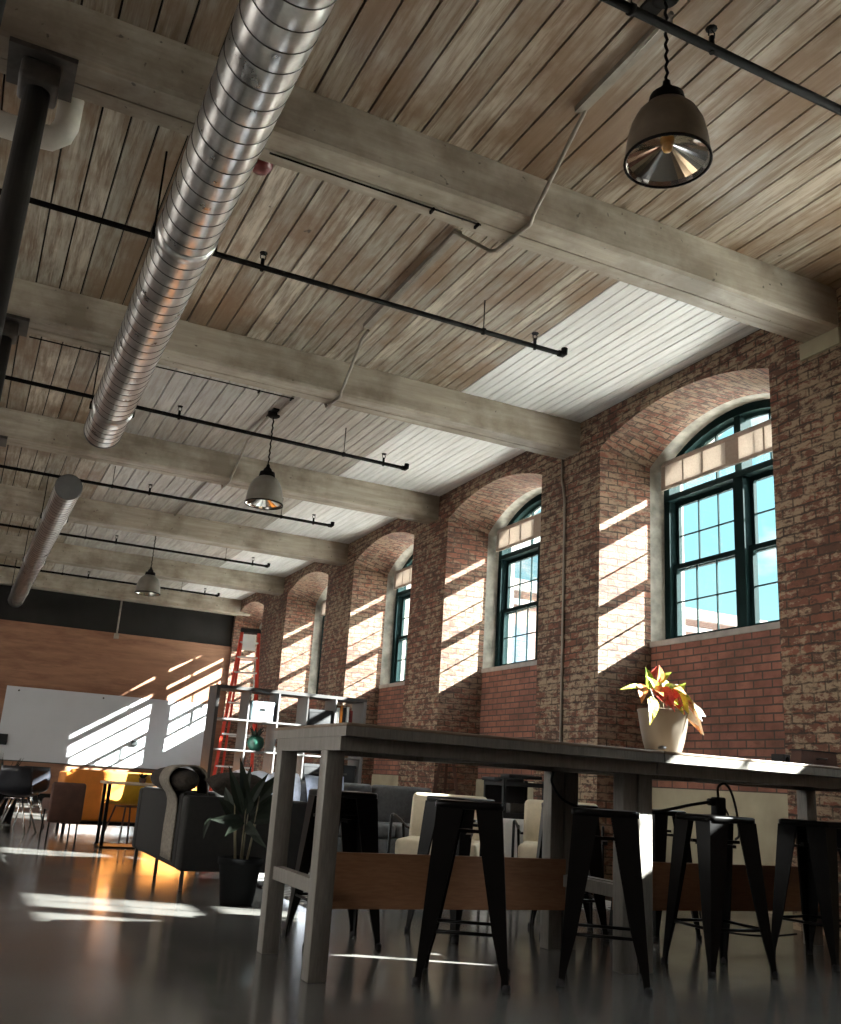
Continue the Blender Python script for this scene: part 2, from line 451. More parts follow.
for c in BAYS:
    slab(prev, c-HW0)
    f = opening(c, 0); g = opening(c, 1)
    # face above the arch
    for (ya, za), (yb, zb) in zip(f[4:-4], f[5:-4]):
        b.poly([(W, ya, za), (W, yb, zb), (W, yb, ZC+.05), (W, ya, ZC+.05)])
    XM, XO = 6.33, 6.62
    b.loft([[(W, y, z) for y, z in f], [(W+.36, (y+y2)/2, (z+z2)/2) for (y, z), (y2, z2) in zip(f, g)], [(6.19, y+(y2-y)*.2, z+(z2-z)*.2) for (y, z), (y2, z2) in zip(g, f)]], False, False, False)
    b.mat(M['plaster']).loft([[(6.19, y+(y2-y)*.2, z+(z2-z)*.2) for (y, z), (y2, z2) in zip(g, f)], [(XM, y, z) for y, z in g], [(XO, y, z) for y, z in g]], False, False, False); b.mat(M['brick'])
    prev = c + HW0
slab(prev, YF + .3)
# outer skin closing the wall
prev = YB - .3
for c in BAYS:
    b.poly([(6.62, prev, -1), (6.62, c-HW1, -1), (6.62, c-HW1, ZC+.3), (6.62, prev, ZC+.3)])
    g = opening(c, 1)
    for (ya, za), (yb, zb) in zip(g[4:-4], g[5:-4]):
        b.poly([(6.62, ya, za), (6.62, yb, zb), (6.62, yb, ZC+.3), (6.62, ya, ZC+.3)])
    prev = c + HW1
b.poly([(6.62, prev, -1), (6.62, YF+.3, -1), (6.62, YF+.3, ZC+.3), (6.62, prev, ZC+.3)])
b.mat(M['brick_clean'])
for c in BAYS:
    b.box((6.19, c-1.12, .93), (6.62, c+1.12, 2.31))
b.mat(M['stone_sill'])
for c in BAYS:
    b.box((6.175, c-1.115, 2.29), (6.66, c+1.115, 2.345))
    b.mat(M['parge']).box((6.17, c-1.125, 0), (6.62, c+1.125, .93)); b.mat(M['stone_sill'])
tag(b.build('wall_right'), kind='structure')

# far wall
b = MB(); b.mat(M['ply']).box((XL-.3, YF, 0), (6.6, YF+.12, 3.68))
b.mat(M['dark_wall']).box((XL-.3, YF+.03, 3.68), (6.6, YF+.12, ZC+.05))
tag(b.build('wall_far'), kind='structure')
b = MB(); b.mat(M['dark_wall']).box((XL, YF-.035, 0), (W, YF, .14)); tag(b.build('baseboard_far'), kind='structure')
b = MB(); b.mat(M['brick']).box((XL-.3, YB-.3, 0), (6.6, YB, ZC+.05)); tag(b.build('wall_back'), kind='structure')
b = MB(); b.mat(M['brick'])
prev = YB - .3
for c in [-.345] + BAYS:
    b.box((XL-.4, prev, 0), (XL, c-1.0, ZC+.05))
    b.box((XL-.4, c-1.0, 0), (XL, c+1.0, 2.3)); b.box((XL-.4, c-1.0, 4.3), (XL, c+1.0, ZC+.05))
    prev = c + 1.0
b.box((XL-.4, prev, 0), (XL, YF+.3, ZC+.05))
tag(b.build('wall_left'), kind='structure')

# ------------------------------------------------------------------ windows
def make_window(c, i):
    root = bpy.data.objects.new('window_%d' % i, None); C.objects.link(root); root.location = (6.40, c, 2.345)
    tag(root, kind='structure')
    Z0 = 2.345
    def P3(x, y, z): return (x, y, z - Z0)
    x0, x1 = -.04, .11
    fr_ = MB()
    hw = 1.075
    out = [(-hw, Z0)] + [(-hw, 3.0)] + arc_pts(0, hw, 4.17, 4.565) + [(hw, 3.0), (hw, Z0)]
    t = .085
    inn = [(-hw+t, Z0)] + [(-hw+t, 3.0)] + arc_pts(0, hw-t, 4.17, 4.565-t) + [(hw-t, 3.0), (hw-t, Z0)]
    n = len(out)
    A = fr_.verts([P3(x0, y, z) for y, z in out]); B = fr_.verts([P3(x0, y, z) for y, z in inn])
    D = fr_.verts([P3(x1, y, z) for y, z in out]); E_ = fr_.verts([P3(x1, y, z) for y, z in inn])
    for k in range(n-1):
        fr_._f([A[k], A[k+1], B[k+1], B[k]]); fr_._f([D[k], E_[k], E_[k+1], D[k+1]])
        fr_._f([B[k], B[k+1], E_[k+1], E_[k]]); fr_._f([A[k], D[k], D[k+1], A[k+1]])
    fr_.box(P3(x0-.015, -hw, Z0), P3(x1, hw, Z0+.03))            # bottom rail
    fr_.box(P3(x0-.01, -hw+.02, 3.845), P3(x1, hw-.02, 3.905))      # transom
    fr_.box(P3(x0-.005, -.065, Z0), P3(x1, .065, 3.87))            # centre mullion
    fr_.box(P3(x0+.01, -.045, 3.87), P3(x1, .045, 4.53))
    fr_.build('window_frame', M['frame'], root)
    # sashes
    for s in (-1, 1):
        ya, yb = (-hw+t, -.065) if s < 0 else (.065, hw-t)
        zm = 3.13
        lo = .26 if i == 6 else 0.
        for (za, zb, dx) in ((Z0+.03, zm+.03, .01), (zm-.03-lo, 3.845-lo, .05)):
            sa = MB(); w = .042
            xa, xb = dx, dx+.04
            sa.box(P3(xa, ya, za), P3(xb, ya+w, zb)); sa.box(P3(xa, yb-w, za), P3(xb, yb, zb))
            sa.box(P3(xa, ya+w, za), P3(xb, yb-w, za+.045)); sa.box(P3(xa, ya+w, zb-.05), P3(xb, yb-w, zb))
            for q in (1, 2):
                y = ya + w + (yb-ya-2*w)*q/3
                sa.box(P3(xa+.012, y-.0065, za+.045), P3(xb-.012, y+.0065, zb-.05))
            z = (za+.045+zb-.05)/2
            sa.box(P3(xa+.012, ya+w, z-.0065), P3(xb-.012, yb-w, z+.0065))
            o = sa.build('sash', M['frame'], root)
            gl = MB(); gl.box(P3(xa+.017, ya+w-.004, za+.04), P3(xa+.021, yb-w+.004, zb-.045)); gl.build('pane', M['glass'], o)
    # lunette sash lines
    lu = MB()
    for s in (-1, 1):
        lu.box(P3(.03, s*.36-.01, 3.9), P3(.06, s*.36+.01, 4.43))
    a1 = arc_pts(0, hw-t, 4.17, 4.565-t); a2 = arc_pts(0, hw-t-.035, 4.15, 4.565-t-.04)
    for k in range(len(a1)-1):
        (y0, z0), (y1, z1), (y2, z2), (y3, z3) = a1[k], a1[k+1], a2[k+1], a2[k]
        lu.hexa([P3(.03, y0, z0), P3(.03, y1, z1), P3(.03, y2, z2), P3(.03, y3, z3)], [P3(.06, y0, z0), P3(.06, y1, z1), P3(.06, y2, z2), P3(.06, y3, z3)])
    lu.build('transom_bars', M['frame'], root)
    gl = MB(); pts = [(-hw+t, 3.9)] + arc_pts(0, hw-t, 4.17, 4.565-t) + [(hw-t, 3.9)]
    gl.loft([[P3(.043, y, z) for y, z in pts], [P3(.047, y, z) for y, z in pts]], True, True, False)
    gl.build('pane', M['glass'], root)
for i, c in enumerate(BAYS): make_window(c, i+1)

# cloth blinds across the arch
BL = ['beige cloth blind drawn up in the arched window behind the potted croton',
      'beige cloth blind across the second arched window, left of the vertical wall conduit',
      'narrow beige blind in the third arched window from the right',
      'beige blind in the fourth arched window, mostly hidden by its brick pier',
      'beige blind in the arched window nearest the ladder']
for i, c in enumerate(BAYS[1:]):
    root = thing('window_blind', BL[i], 'blind', (6.30, c, 3.967), 0, 'cloth blinds in the arched windows')
    h = .285
    f = MB()
    f.box((-.006, -1.03, 0), (.006, 1.03, h)); f.build('blind_cloth', M['blind'], root)
    r = MB(); r.box((-.02, -1.045, h-.035), (.02, 1.045, h+.01), bev=.006); r.build('head_rail', M['blind_seam'], root)
    r = MB(); r.box((-.013, -1.035, -.012), (.013, 1.035, .022)); r.build('bottom_rail', M['blind_seam'], root)
    for y, w in ((-1.005, .03), (-.70, .008), (-.41, .008), (0, .085), (.41, .008), (.70, .008), (1.005, .03)):
        r = MB(); r.box((-.010, y-w, .02), (.010, y+w, h-.03)); r.build('seam', M['blind_seam'], root)

# ------------------------------------------------------------------ columns, pipes, ducts
for k, y in enumerate(BEAMS):
    b = MB(); b.mat(M['column']).lathe([(.068, 0), (.068, ZB-.1)], 20, Matrix.Translation((-.19, y-.2+.2, 0)), True)
    b.mat(M['steel']).box((-.36, y-.17, ZB-.03), (-.02, y+.17, ZB)).box((-.29, y-.11, ZB-.16), (-.09, y+.11, ZB-.03), bev=.02)
    b.box((-.34, y-.15, 0), (-.04, y+.15, .02))
    tag(b.build('support_column'), kind='structure')

def sprinkler(label, y, x0, x1, z0, z1, r=.021):
    root = thing('ceiling_sprinkler_pipe', label, 'sprinkler pipe', (x0, y, z0), 0, 'sprinkler branch pipes under the ceiling')
    L_ = x1 - x0; dz = z1 - z0
    b = MB(); b.tube([(0,0,0), (L_,0,dz)], r, 10); b.build('pipe', M['pipe'], root)
    b = MB(); b.tube([(L_-.04,0,dz), (L_+.005,0,dz), (L_+.02,0,dz+.012), (L_+.022,0,dz+.06)], r*1.35, 10)
    b.build('elbow', M['pipe'], root)
    n = 6
    for k in range(n):
        x = L_ - .28 - k*2.4
        if x < .1: break
        z = dz*x/L_
        h = MB(); h.tube([(x,0,z-.03), (x,0,z+.07)], .014, 8)
        h.lathe([(.001, 0), (.03, .002), (.03, .006), (.001, .007)], 10, Matrix.Translation((x, 0, z+.115)))
        h.tube([(x-.018,0,z+.07), (x-.02,0,z+.10), (x,0,z+.116), (x+.02,0,z+.10), (x+.018,0,z+.07)], .004, 6)
        h.build('sprinkler_head', M['pipe'], root)
        q = MB(); xx = x - .5; zz = dz*xx/L_
        q.tube([(xx,0,zz), (xx,0,ZC - z0)], .004, 6); q.lathe([(r+.003,-.012),(r+.008,-.012),(r+.008,.012),(r+.003,.012)], 10, Matrix.Translation((xx,0,zz)) @ Matrix.Rotation(PI/2, 4, 'Y'))
        q.build('hanger', M['pipe'], root)
    return root
sprinkler('black sprinkler pipe crossing above the big pendant lamp, top right', 2.97, -3.0, 5.5, 4.45, 4.45, .023)
sprinkler('black sprinkler pipe with an upturned end between the two nearest beams', 6.255, -3.0, 4.15, 4.45, 4.45)
sprinkler('black sprinkler pipe just above the second pendant lamp', 9.72, -3.0, 4.27, 4.50, 4.40)
sprinkler('black sprinkler pipe passing over the near end of the capped duct', 12.95, -3.0, 4.55, 4.45, 4.45)
sprinkler('black sprinkler pipe crossing just before the farthest pendant lamp', 16.4, -3.0, 4.62, 4.45, 4.45)
sprinkler('farthest black sprinkler pipe, close to the dark upper wall', 20.05, -3.0, 4.62, 4.45, 4.45)

def duct(label, xa, ya, xb, yb, z, r, cap_near):
    root = thing('ceiling_duct', label, 'air duct', (xa, ya, z))
    Ld = math.hypot(xb-xa, yb-ya); ang = math.atan2(xb-xa, yb-ya)
    Mx = Matrix.Rotation(-ang, 4, 'Z') @ Matrix.Rotation(-PI/2, 4, 'X')
    prof = []; t = 0; step = .145
    b = MB(); b.mat(M['duct'])
    n = 40
    # skin between spiral seams: every band slightly barrelled
    bands = int(Ld/step)
    for k in range(bands):
        z0 = k*step; z1 = (k+1)*step
        b.lathe([(r, z0), (r+.0015, z0+.02), (r+.002, (z0+z1)/2), (r+.0015, z1-.02), (r, z1)], n, Mx)
    b.mat(M['seam'])
    for k in range(1, bands):
        b.lathe([(r, k*step-.0035), (r+.004, k*step-.002), (r+.004, k*step+.002), (r, k*step+.0035)], n, Mx)
    b.mat(M['duct'])
    b.build('duct_shell', None, root)
    e = MB(); zz = 0 if cap_near else bands*step
    e.lathe([(.001, zz), (r-.02, zz), (r+.004, zz), (r+.006, zz+.01), (r+.006, zz+.03)], n, Mx)
    e.build('end_cap', M['seam'] if not cap_near else M['cap'], root)
    y = 1.7
    while y < Ld-.1:
        c = MB(); c.lathe([(r+.004, y-.05), (r+.011, y-.045), (r+.011, y+.045), (r+.004, y+.05)], n, Mx); c.build('collar', M['duct'], root)
        p = Mx @ Vector((0, 0, y+.1))
        for q in (-1, 1):
            s = MB(); xx = p.x + q*(r+.012)
            s.tube([(xx, p.y, p.z-.02), (xx, p.y, ZC-z)], .007, 6); s.box((xx-.014, p.y-.03, p.z-.03), (xx+.014, p.y+.03, p.z+.03)); s.build('hanger', M['pipe'], root)
        y += P
    return root
M['cap'] = simple('grey duct cap', (.15, .15, .145), .55, .6, .1)
duct('long shiny spiral duct running below the beams at upper left', .68, YB+.2, .86, 9.85, 4.13, .185, False)
duct('second shorter duct with a flat grey end cap, farther down the room', .775, 12.15, .74, YF-.02, 4.12, .16, True)

# pendant lamps
def lamp(label, x, y, zrim, mshade, rr=.26, hs=1.):
    root = thing('ceiling_pendant_lamp', label, 'lamp', (x, y, zrim), 0, 'dome pendant lamps')
    H = (ZC - zrim)
    b = MB(); b.lathe([(.001, H-.06), (.05, H-.06), (.07, H-.045), (.07, H)], 20); b.box((-.05, -.14, H-.02), (.05, .14, H)); b.build('canopy', M['pipe'], root)
    pts = [(0.006*math.sin(k*2.1), .006*math.cos(k*2.1), .42 + (H-.48)*k/24) for k in range(25)]
    b = MB(); b.tube(pts, .008, 6); b.build('cord', M['pipe'], root)
    b = MB(); b.lathe([(.001, .46), (.018, .455), (.02, .43), (.045, .40), (.05, .375), (.082, .365), (.088, .33), (.088, .31), (.06, .30)], 24); b.build('socket_cap', M['pipe'], root)
    k = rr/.26
    prof = [(.07*k, .318), (.10*k, .312), (.145*k, .292), (.19*k, .25), (.225*k, .19), (.247*k, .115), (.257*k, .04), (.262*k, 0)]
    b = MB(); b.mat(mshade).lathe(prof, 40)
    b.lathe([(r-.006, z-.004 if z > .02 else z) for r, z in prof], 40)
    b.mat(M['pipe']).lathe([(.254*k, .004), (.266*k, .006), (.268*k, -.006), (.256*k, -.008), (.254*k, .004)], 40)
    b.build('lamp_shade', None, root)
    b = MB(); nf = 32
    b.lathe([(.25*k, .0), (.24*k, .02), (.012, .10), (.001, .10)], nf, smooth=False); b.build('reflector', M['reflector'], root)
    b = MB(); b.lathe([(.001, .055), (.02, .06), (.028, .08), (.02, .10)], 16); b.build('bulb', M['bulb'], root)
    return root
lamp('large dome pendant lamp hanging in the upper right corner', 2.58, 3.03, 3.735, M['shade_out'], .20)
lamp('middle-distance dome pendant lamp below the third beam', 2.63, 9.75, 3.66, M['shade_white'], .205)
lamp('farthest small dome pendant lamp near the dark upper wall', 2.58, 16.4, 3.66, M['shade_white'], .21)

# surface conduits feeding the lamps
def conduit(label, pts, r=.013, race=None):
    root = thing('ceiling_conduit', label, 'conduit', pts[0])
    o = Vector(pts[0])
    b = MB(); b.tube([Vector(p)-o for p in pts], r, 8); b.build('tube', M['conduit'], root)
    if race:
        for (p, q) in race:
            p = Vector(p)-o; q = Vector(q)-o
            b = MB(); b.box((p.x-.03, p.y, p.z-.02), (p.x+.03, q.y, p.z+.03)); b.build('raceway', M['conduit'], root)
    return root
conduit('thin conduit bending over the nearest beam from the big pendant lamp', [(2.68, 3.1, 4.71), (2.72, 3.9, 4.715), (2.80, 4.60, 4.41), (2.82, 4.66, 4.385), (2.79, 5.05, 4.385), (2.77, 5.10, 4.40), (2.66, 5.45, 4.71), (2.72, 7.2, 4.715)], .014, [((2.70, 3.15, 4.72), (2.70, 3.95, 4.72)), ((2.69, 5.45, 4.72), (2.69, 7.2, 4.72))])
conduit('conduit bending over the second beam towards the middle pendant lamp', [(2.73, 7.25, 4.71), (2.74, 7.4, 4.70), (2.80, 8.03, 4.41), (2.82, 8.10, 4.385), (2.80, 8.42, 4.385), (2.74, 8.6, 4.70), (2.66, 9.7, 4.72)], .014, [((2.68, 8.6, 4.72), (2.68, 9.7, 4.72))])
conduit('conduit crossing the third beam below the middle pendant lamp', [(2.6, 9.85, 4.72), (2.6, 10.7, 4.70), (2.62, 11.45, 4.40), (2.63, 11.52, 4.385), (2.62, 11.84, 4.385), (2.6, 12.1, 4.71), (2.6, 16.2, 4.72)], .014)
b = MB(); pts = [(W-.02, 8.28, .3), (W-.02, 8.29, 3.2), (W-.02, 8.30, 3.9), (W-.02, 8.33, 4.05), (W-.02, 8.36, 4.15), (W-.02, 8.36, 4.39)]
b.tube(pts, .014, 8); tag(b.build('wall_conduit', M['conduit']), 'thin vertical conduit running up the brick pier right of the second window', 'conduit')
b = MB(); b.tube([(2.95, YF-.05, 3.6), (2.95, YF-.05, ZC-.02)], .02, 8); b.box((2.90, YF-.1, 3.55), (3.0, YF-.003, 3.66)); tag(b.build('wall_conduit', M['conduit']), 'pale vertical conduit dropping from the ceiling onto the plywood wall', 'conduit')
b = MB(); b.tube([(-2.2, 5.45, 4.42), (-.2, 5.45, 4.42), (-.09, 5.45, 4.43), (-.04, 5.45, 4.48), (-.02, 5.45, 4.55), (-.02, 5.45, ZC)], .075, 14)
tag(b.build('ceiling_drain_pipe', M['white_pipe']), 'white drain pipe with an elbow behind the dark steel column', 'pipe')
rb = thing('ceiling_alarm_bell', 'small red alarm bell on the nearest beam beside the shiny duct', 'alarm bell', (1.105, 5.06, 4.45))
b = MB(); b.lathe([(.001, -.05), (.05, -.045), (.075, -.01), (.078, .02), (.05, .03)], 20); b.build('gong', M['red_paint'], rb)
b = MB(); b.lathe([(.04, .03), (.04, .06), (.015, .065), (.015, .29), (.001, .29)], 12); b.build('base', M['pipe'], rb)
# thin cable with clips under the beams
for y, x0, x1, lab in ((4.84, 1.1, 2.55, 'dark cable clipped under the nearest beam'), (8.41, .0, 2.45, 'pale cable clipped along the second beam')):
    b = MB(); b.tube([(x0, y, ZB-.012), (x1, y, ZB-.012)], .006, 6)
    for k in range(2):
        x = x1 - .02 - .33*k
        b.box((x-.007, y-.005, ZB-.022), (x+.007, y+.05, ZB-.002))
    tag(b.build('ceiling_cable', M['pipe']), lab, 'cable')

# ------------------------------------------------------------------ tables
def make_table(label, x0, x1, lw=.085):
    ya, yb = 3.84, 4.86; zt = 1.055
    root = thing('bar_table', label, 'table', ((x0+x1)/2, (ya+yb)/2, 0), 0, 'bar tables set end to end')
    cx, cy = (x0+x1)/2, (ya+yb)/2
    h = (x1-x0)/2
    b = MB(); b.box((-h, ya-cy, zt-.014), (h, yb-cy, zt), bev=.003); b.build('tabletop', M['table_top'], root)
    b = MB(); b.box((-h+.002, ya-cy+.002, zt-.055), (h-.002, yb-cy-.002, zt-.0142)); b.build('edge_board', M['table_paint'], root)
    b = MB()
    q = .06
    b.box((-h+.004, ya-cy+q, zt-.115), (h-.004, ya-cy+q+.035, zt-.056)); b.box((-h+.004, yb-cy-q-.035, zt-.115), (h-.004, yb-cy-q, zt-.056))
    b.box((-h+.004, ya-cy+q+.035, zt-.115), (-h+.04, yb-cy-q-.035, zt-.056)); b.box((h-.04, ya-cy+q+.035, zt-.115), (h-.004, yb-cy-q-.035, zt-.056))
    b.box((-.03, ya-cy+q+.035, zt-.115), (.03, yb-cy-q-.035, zt-.056))
    b.build('apron', M['table_paint'], root)
    for sx in (-1, 1):
        xx = sx*(h - lw/2 - .003)
        for yy in (4.095-cy, 4.75-cy):
            b = MB(); b.box((xx-lw/2, yy-lw/2, 0), (xx+lw/2, yy+lw/2, zt-.115), bev=.004); b.build('leg', M['table_paint'], root)
        b = MB(); b.box((xx-.025, 4.095-cy+lw/2, .335), (xx+.025, 4.75-cy-lw/2, .395)); b.build('end_rail', M['table_paint'], root)
    b = MB(); b.box((-h+.27, 4.60-cy, .215), (h-.055, 4.625-cy, .475)); b.build('modesty_board', M['board'], root)
    return root
make_table('left bar table with grey legs and a brown wooden board between them', 1.50, 3.205)
make_table('right bar table carrying the potted croton, continuing the row to the right', 3.213, 5.19)

# ------------------------------------------------------------------ stools
def make_stool(label):
    root = thing('bar_stool', label, 'stool', (0,0,0), 0, 'black metal bar stools')
    H = .76; hs = .152; hf = .205
    b = MB()
    def rr(h, r, z, n=5):
        pts = []
        for sx, sy, a0 in ((1,1,0), (-1,1,PI/2), (-1,-1,PI), (1,-1,1.5*PI)):
            for k in range(n+1):
                t = a0 + PI/2*k/n
                pts.append((sx*(h-r)+r*math.cos(t), sy*(h-r)+r*math.sin(t), z))
        return pts
    b.loft([rr(hs-.012, .035, H-.035), rr(hs+.004, .04, H-.03), rr(hs+.004, .04, H-.006), rr(hs-.004, .036, H), rr(hs-.03, .03, H-.004), rr(hs-.06, .02, H-.008)], True, True, True)
    b.build('seat', M['black_metal'], root)
    for sx in (-1, 1):
        for sy in (-1, 1):
            l = MB()
            # folded sheet leg: an angle profile, wide at the top, narrow at the foot
            loops = []
            for t in (0, .06, .35, .7, .93, 1.0):
                z = (H-.028)*(1-t)
                c = (hs-.004) + (hf-hs)*t
                w = .092*(1-t)**.8 + .028
                if t > .92: w = .030
                th = .010
                loops.append([(sx*c, sy*c, z), (sx*(c-w), sy*c, z), (sx*(c-w), sy*(c-th), z), (sx*(c-th*1.6), sy*(c-th*1.6), z), (sx*(c-th), sy*(c-w), z), (sx*c, sy*(c-w), z)])
            l.loft(loops, True, True, False)
            lg = l.build('leg', M['black_metal'], root)
            f = MB(); c = hf-.014; f.lathe([(.019, 0), (.019, .022), (.012, .03)], 12, Matrix.Translation((sx*c, sy*c, 0)), True); f.build('rubber_foot', M['box_black'], lg)
    for s in (-1, 1):
        z = .215; c = hs + (hf-hs)*(1 - z/H) - .018
        q = MB(); q.tube([(-c, s*c, z), (c, s*c, z)], .008, 8); q.build('footrest', M['black_metal'], root)
        q = MB(); q.tube([(s*c, -c, z), (s*c, c, z)], .008, 8); q.build('footrest', M['black_metal'], root)
    z = .62; c = hs-.005
    q = MB(); q.box((-c-.005, -.012, z), (c+.005, .012, z+.016)); q.box((-.012, -c-.005, z-.017), (.012, c+.005, z-.001)); q.build('cross_brace', M['black_metal'], root)
    return root
proto = make_stool('black metal bar stool in front of the left table, second stool from the left')
STOOLS = [((2.225, 4.03), -31, None),
          ((2.89, 3.90), -36, 'black metal bar stool in front of the gap between the two tables'),
          ((3.745, 4.085), -4, 'black metal bar stool in front of the right table, below the hanging power plug'),
          ((4.63, 4.22), 12, 'black metal bar stool in the dark at the right edge of the picture'),
          ((1.965, 5.0), -3, 'black metal bar stool behind the left table, seen between its left legs'),
          ((2.80, 5.20), 18, 'black metal bar stool behind the left table, hidden by the stool in front'),
          ((3.58, 5.20), -22, 'black metal bar stool beside the right-hand cream armchair, behind the tables'),
          ((4.18, 5.12), 8, 'black metal bar stool behind the right table, left of the power plug')]
for k, ((x, y), a, lab) in enumerate(STOOLS):
    o = proto if k == 0 else dup(proto)
    o.location = (x, y, 0); o.rotation_euler.z = R(a)
    if lab: o['label'] = lab

# brown case on the table
root = thing('carry_case', 'brown carrying case with a pale handle at the right end of the table', 'case', (5.02, 4.56, 1.055), R(0))
b = MB(); b.hexa([(-.17, -.05, 0), (.16, -.05, 0), (.16, .05, 0), (-.17, .05, 0)], [(-.145, -.04, .125), (.16, -.04, .125), (.16, .04, .125), (-.145, .04, .125)]); b.build('body', M['brown'], root)
b = MB(); b.tube([(-.03, -.05, .075), (-.025, -.065, .08), (.05, -.065, .085), (.055, -.05, .08)], .005, 6); b.build('handle', M['steel'], root)
b = MB(); b.box((-.16, -.046, .123), (.162, .046, .131)); b.build('lid_edge', M['box_black'], root)

# small speaker on the table
root = thing('table_speaker', 'small black speaker standing at the back of the right table', 'speaker', (4.88, 4.70, 1.055), R(20))
b = MB(); b.box((-.05, -.045, 0), (.05, .045, .10), bev=.008); b.build('cabinet', M['box_black'], root)
b = MB(); b.lathe([(.001, .004), (.028, .004), (.034, 0), (.034, -.004)], 18, Matrix.Translation((0, -.046, .052)) @ Matrix.Rotation(PI/2, 4, 'X')); b.build('cone', M['pipe'], root)

# power plug and cables under the right table
root = thing('hanging_power_plug', 'black power plug and cables hanging under the right table', 'power plug', (4.11, 4.45, .932))
b = MB(); b.box((-.035, -.03, -.19), (.035, .03, -.075), bev=.01); b.box((-.075, -.018, -.125), (-.03, .018, -.085), bev=.008); b.build('plug', M['box_black'], root)
b = MB()
b.tube(smoothpath([(0, 0, -.08), (.0, 0, -.02), (.05, 0, .004), (.10, 0, -.04), (.16, .02, -.16), (.2, .05, -.28), (.22, .1, -.31)]), .007, 6)
b.tube(smoothpath([(-.06, 0, -.105), (-.2, .02, -.13), (-.4, .06, -.175), (-.62, .1, -.19)]), .009, 6)
b.tube(smoothpath([(.03, 0, -.11), (.1, .03, -.17), (.17, .08, -.25)]), .006, 6)
b.build('cable', M['box_black'], root)
b = MB(); b.tube(smoothpath([(3.02, 4.55, .932), (3.05, 4.6, .87), (3.18, 4.66, .78), (3.4, 4.68, .74), (3.7, 4.6, .75)]), .007, 6)
tag(b.build('hanging_cable', M['box_black']), 'thin black cable sagging under the joint of the two tables', 'cable')
b = MB(); b.tube(smoothpath([(4.12, 4.64, .25), (4.2, 4.7, .14), (4.4, 4.74, .08), (4.7, 4.7, .06), (4.95, 4.7, .07)]), .006, 6)
tag(b.build('hanging_cable', M['box_black']), 'thin black cable drooping below the board of the right table', 'cable')

# ------------------------------------------------------------------ leaves
def leaf(mb, base, tip, w, bend=.2, n=8, fold=.25, up=None, shape=.6):
    base = Vector(base); tip = Vector(tip); d = tip-base; Ln = d.length
    if up is None: up = Vector((-.5+random.uniform(-.5,.5), -.9, .35+random.uniform(-.5,.5)))
    side = d.cross(up)
    if side.length < 1e-4: side = Vector((1,0,0))
    side.normalize(); nrm = side.cross(d).normalized()
    L1, Cc, R1 = [], [], []
    for k in range(n+1):
        t = k/n
        p = base + d*t + nrm*(Ln*bend*math.sin(PI*t)) 
        ww = w*(math.sin(PI*min(1, t**shape*1.0)) if t < 1 else 0)
        ww = max(ww, .0015)
        L1.append(p - side*ww + nrm*ww*fold); Cc.append(p); R1.append(p + side*ww + nrm*ww*fold)
    th = nrm*.0012
    for A, B in ((L1, Cc), (Cc, R1)):
        a = mb.verts(A); c = mb.verts(B)
        for k in range(n): mb._f([a[k], a[k+1], c[k+1], c[k]], True)
# potted croton
root = thing('potted_croton', 'croton with red and yellow leaves in a cream pot on the table', 'potted plant', (3.60, 4.32, 1.055))
k = 1.0
b = MB(); b.lathe([(.001, 0), (.082, 0), (.095, .012), (.115, .08), (.131, .16), (.142, .235), (.147, .25), (.139, .255), (.131, .235), (.11, .20)], 40); b.build('pot', M['ceramic'], root)
b = MB(); b.lathe([(.001, .225), (.128, .215)], 24); b.build('soil', M['soil'], root)
b = MB(); b.tube([(-.088, -.062, .04), (-.075, -.078, .042), (-.058, -.092, .041)], [.006, .011, .006], 8); b.build('drain_hole', M['box_black'], root)
b = MB()
for (x, y, z) in ((-.1, 0, .38), (.0, .03, .42), (.06, -.03, .36), (-.05, -.05, .40), (.12, 0, .33)):
    b.tube([(x*.3, y*.3, .2), (x*.7, y*.7, .31), (x, y, z)], [.009, .007, .004], 6)
b.build('stem', M['leaf_stem'], root)
CL = [('croton_green', [((-.08,0,.38),(-.15,-.04,.50),.035), ((-.02,.02,.41),(.07,-.03,.49),.036), ((.02,.02,.42),(.13,.04,.42),.03), ((-.1,0,.37),(-.33,-.02,.36),.03), ((-.02,-.05,.38),(.02,-.14,.40),.03), ((-.05,.0,.40),(-.02,.10,.47),.03)]),
      ('croton_green', [((.0,-.06,.33),(-.03,-.19,.29),.04), ((.05,-.05,.35),(.12,-.10,.43),.035), ((-.06,-.04,.36),(-.17,-.08,.44),.034)]),
      ('croton_orange', [((-.09,-.05,.36),(-.13,-.17,.33),.034), ((.03,-.06,.40),(.10,-.12,.36),.034)]),
      ('croton_red', [((-.06,-.08,.39),(-.06,-.19,.25),.042), ((-.02,-.09,.38),(.02,-.19,.24),.038), ((-.11,-.06,.39),(-.10,-.17,.28),.036), ((-.05,0,.41),(-.02,.0,.52),.04)]),
      ('croton_orange', [((-.16,-.02,.40),(-.21,-.07,.29),.036), ((-.03,-.02,.42),(-.05,-.05,.52),.036), ((.14,-.05,.30),(.20,-.14,.15),.03), ((.09,-.08,.34),(.09,-.19,.25),.033)]),
      ('croton_yellow', [((-.12,-.06,.33),(-.20,-.13,.17),.04), ((.04,-.08,.36),(.06,-.18,.25),.045), ((.07,-.06,.36),(.14,-.16,.27),.04), ((.02,-.1,.33),(.0,-.2,.24),.03), ((.10,-.02,.37),(.20,-.02,.38),.03)]),
      ('croton_sunlit', [((.06,-.03,.39),(.22,-.08,.27),.04), ((.12,-.03,.35),(.28,-.07,.23),.042), ((.14,-.04,.33),(.26,-.10,.15),.04), ((.16,-.02,.32),(.31,-.03,.18),.04), ((.10,-.08,.3),(.17,-.17,.18),.034), ((.2,-.03,.3),(.33,-.05,.26),.032), ((.08,0,.38),(.18,-.02,.42),.03)])]
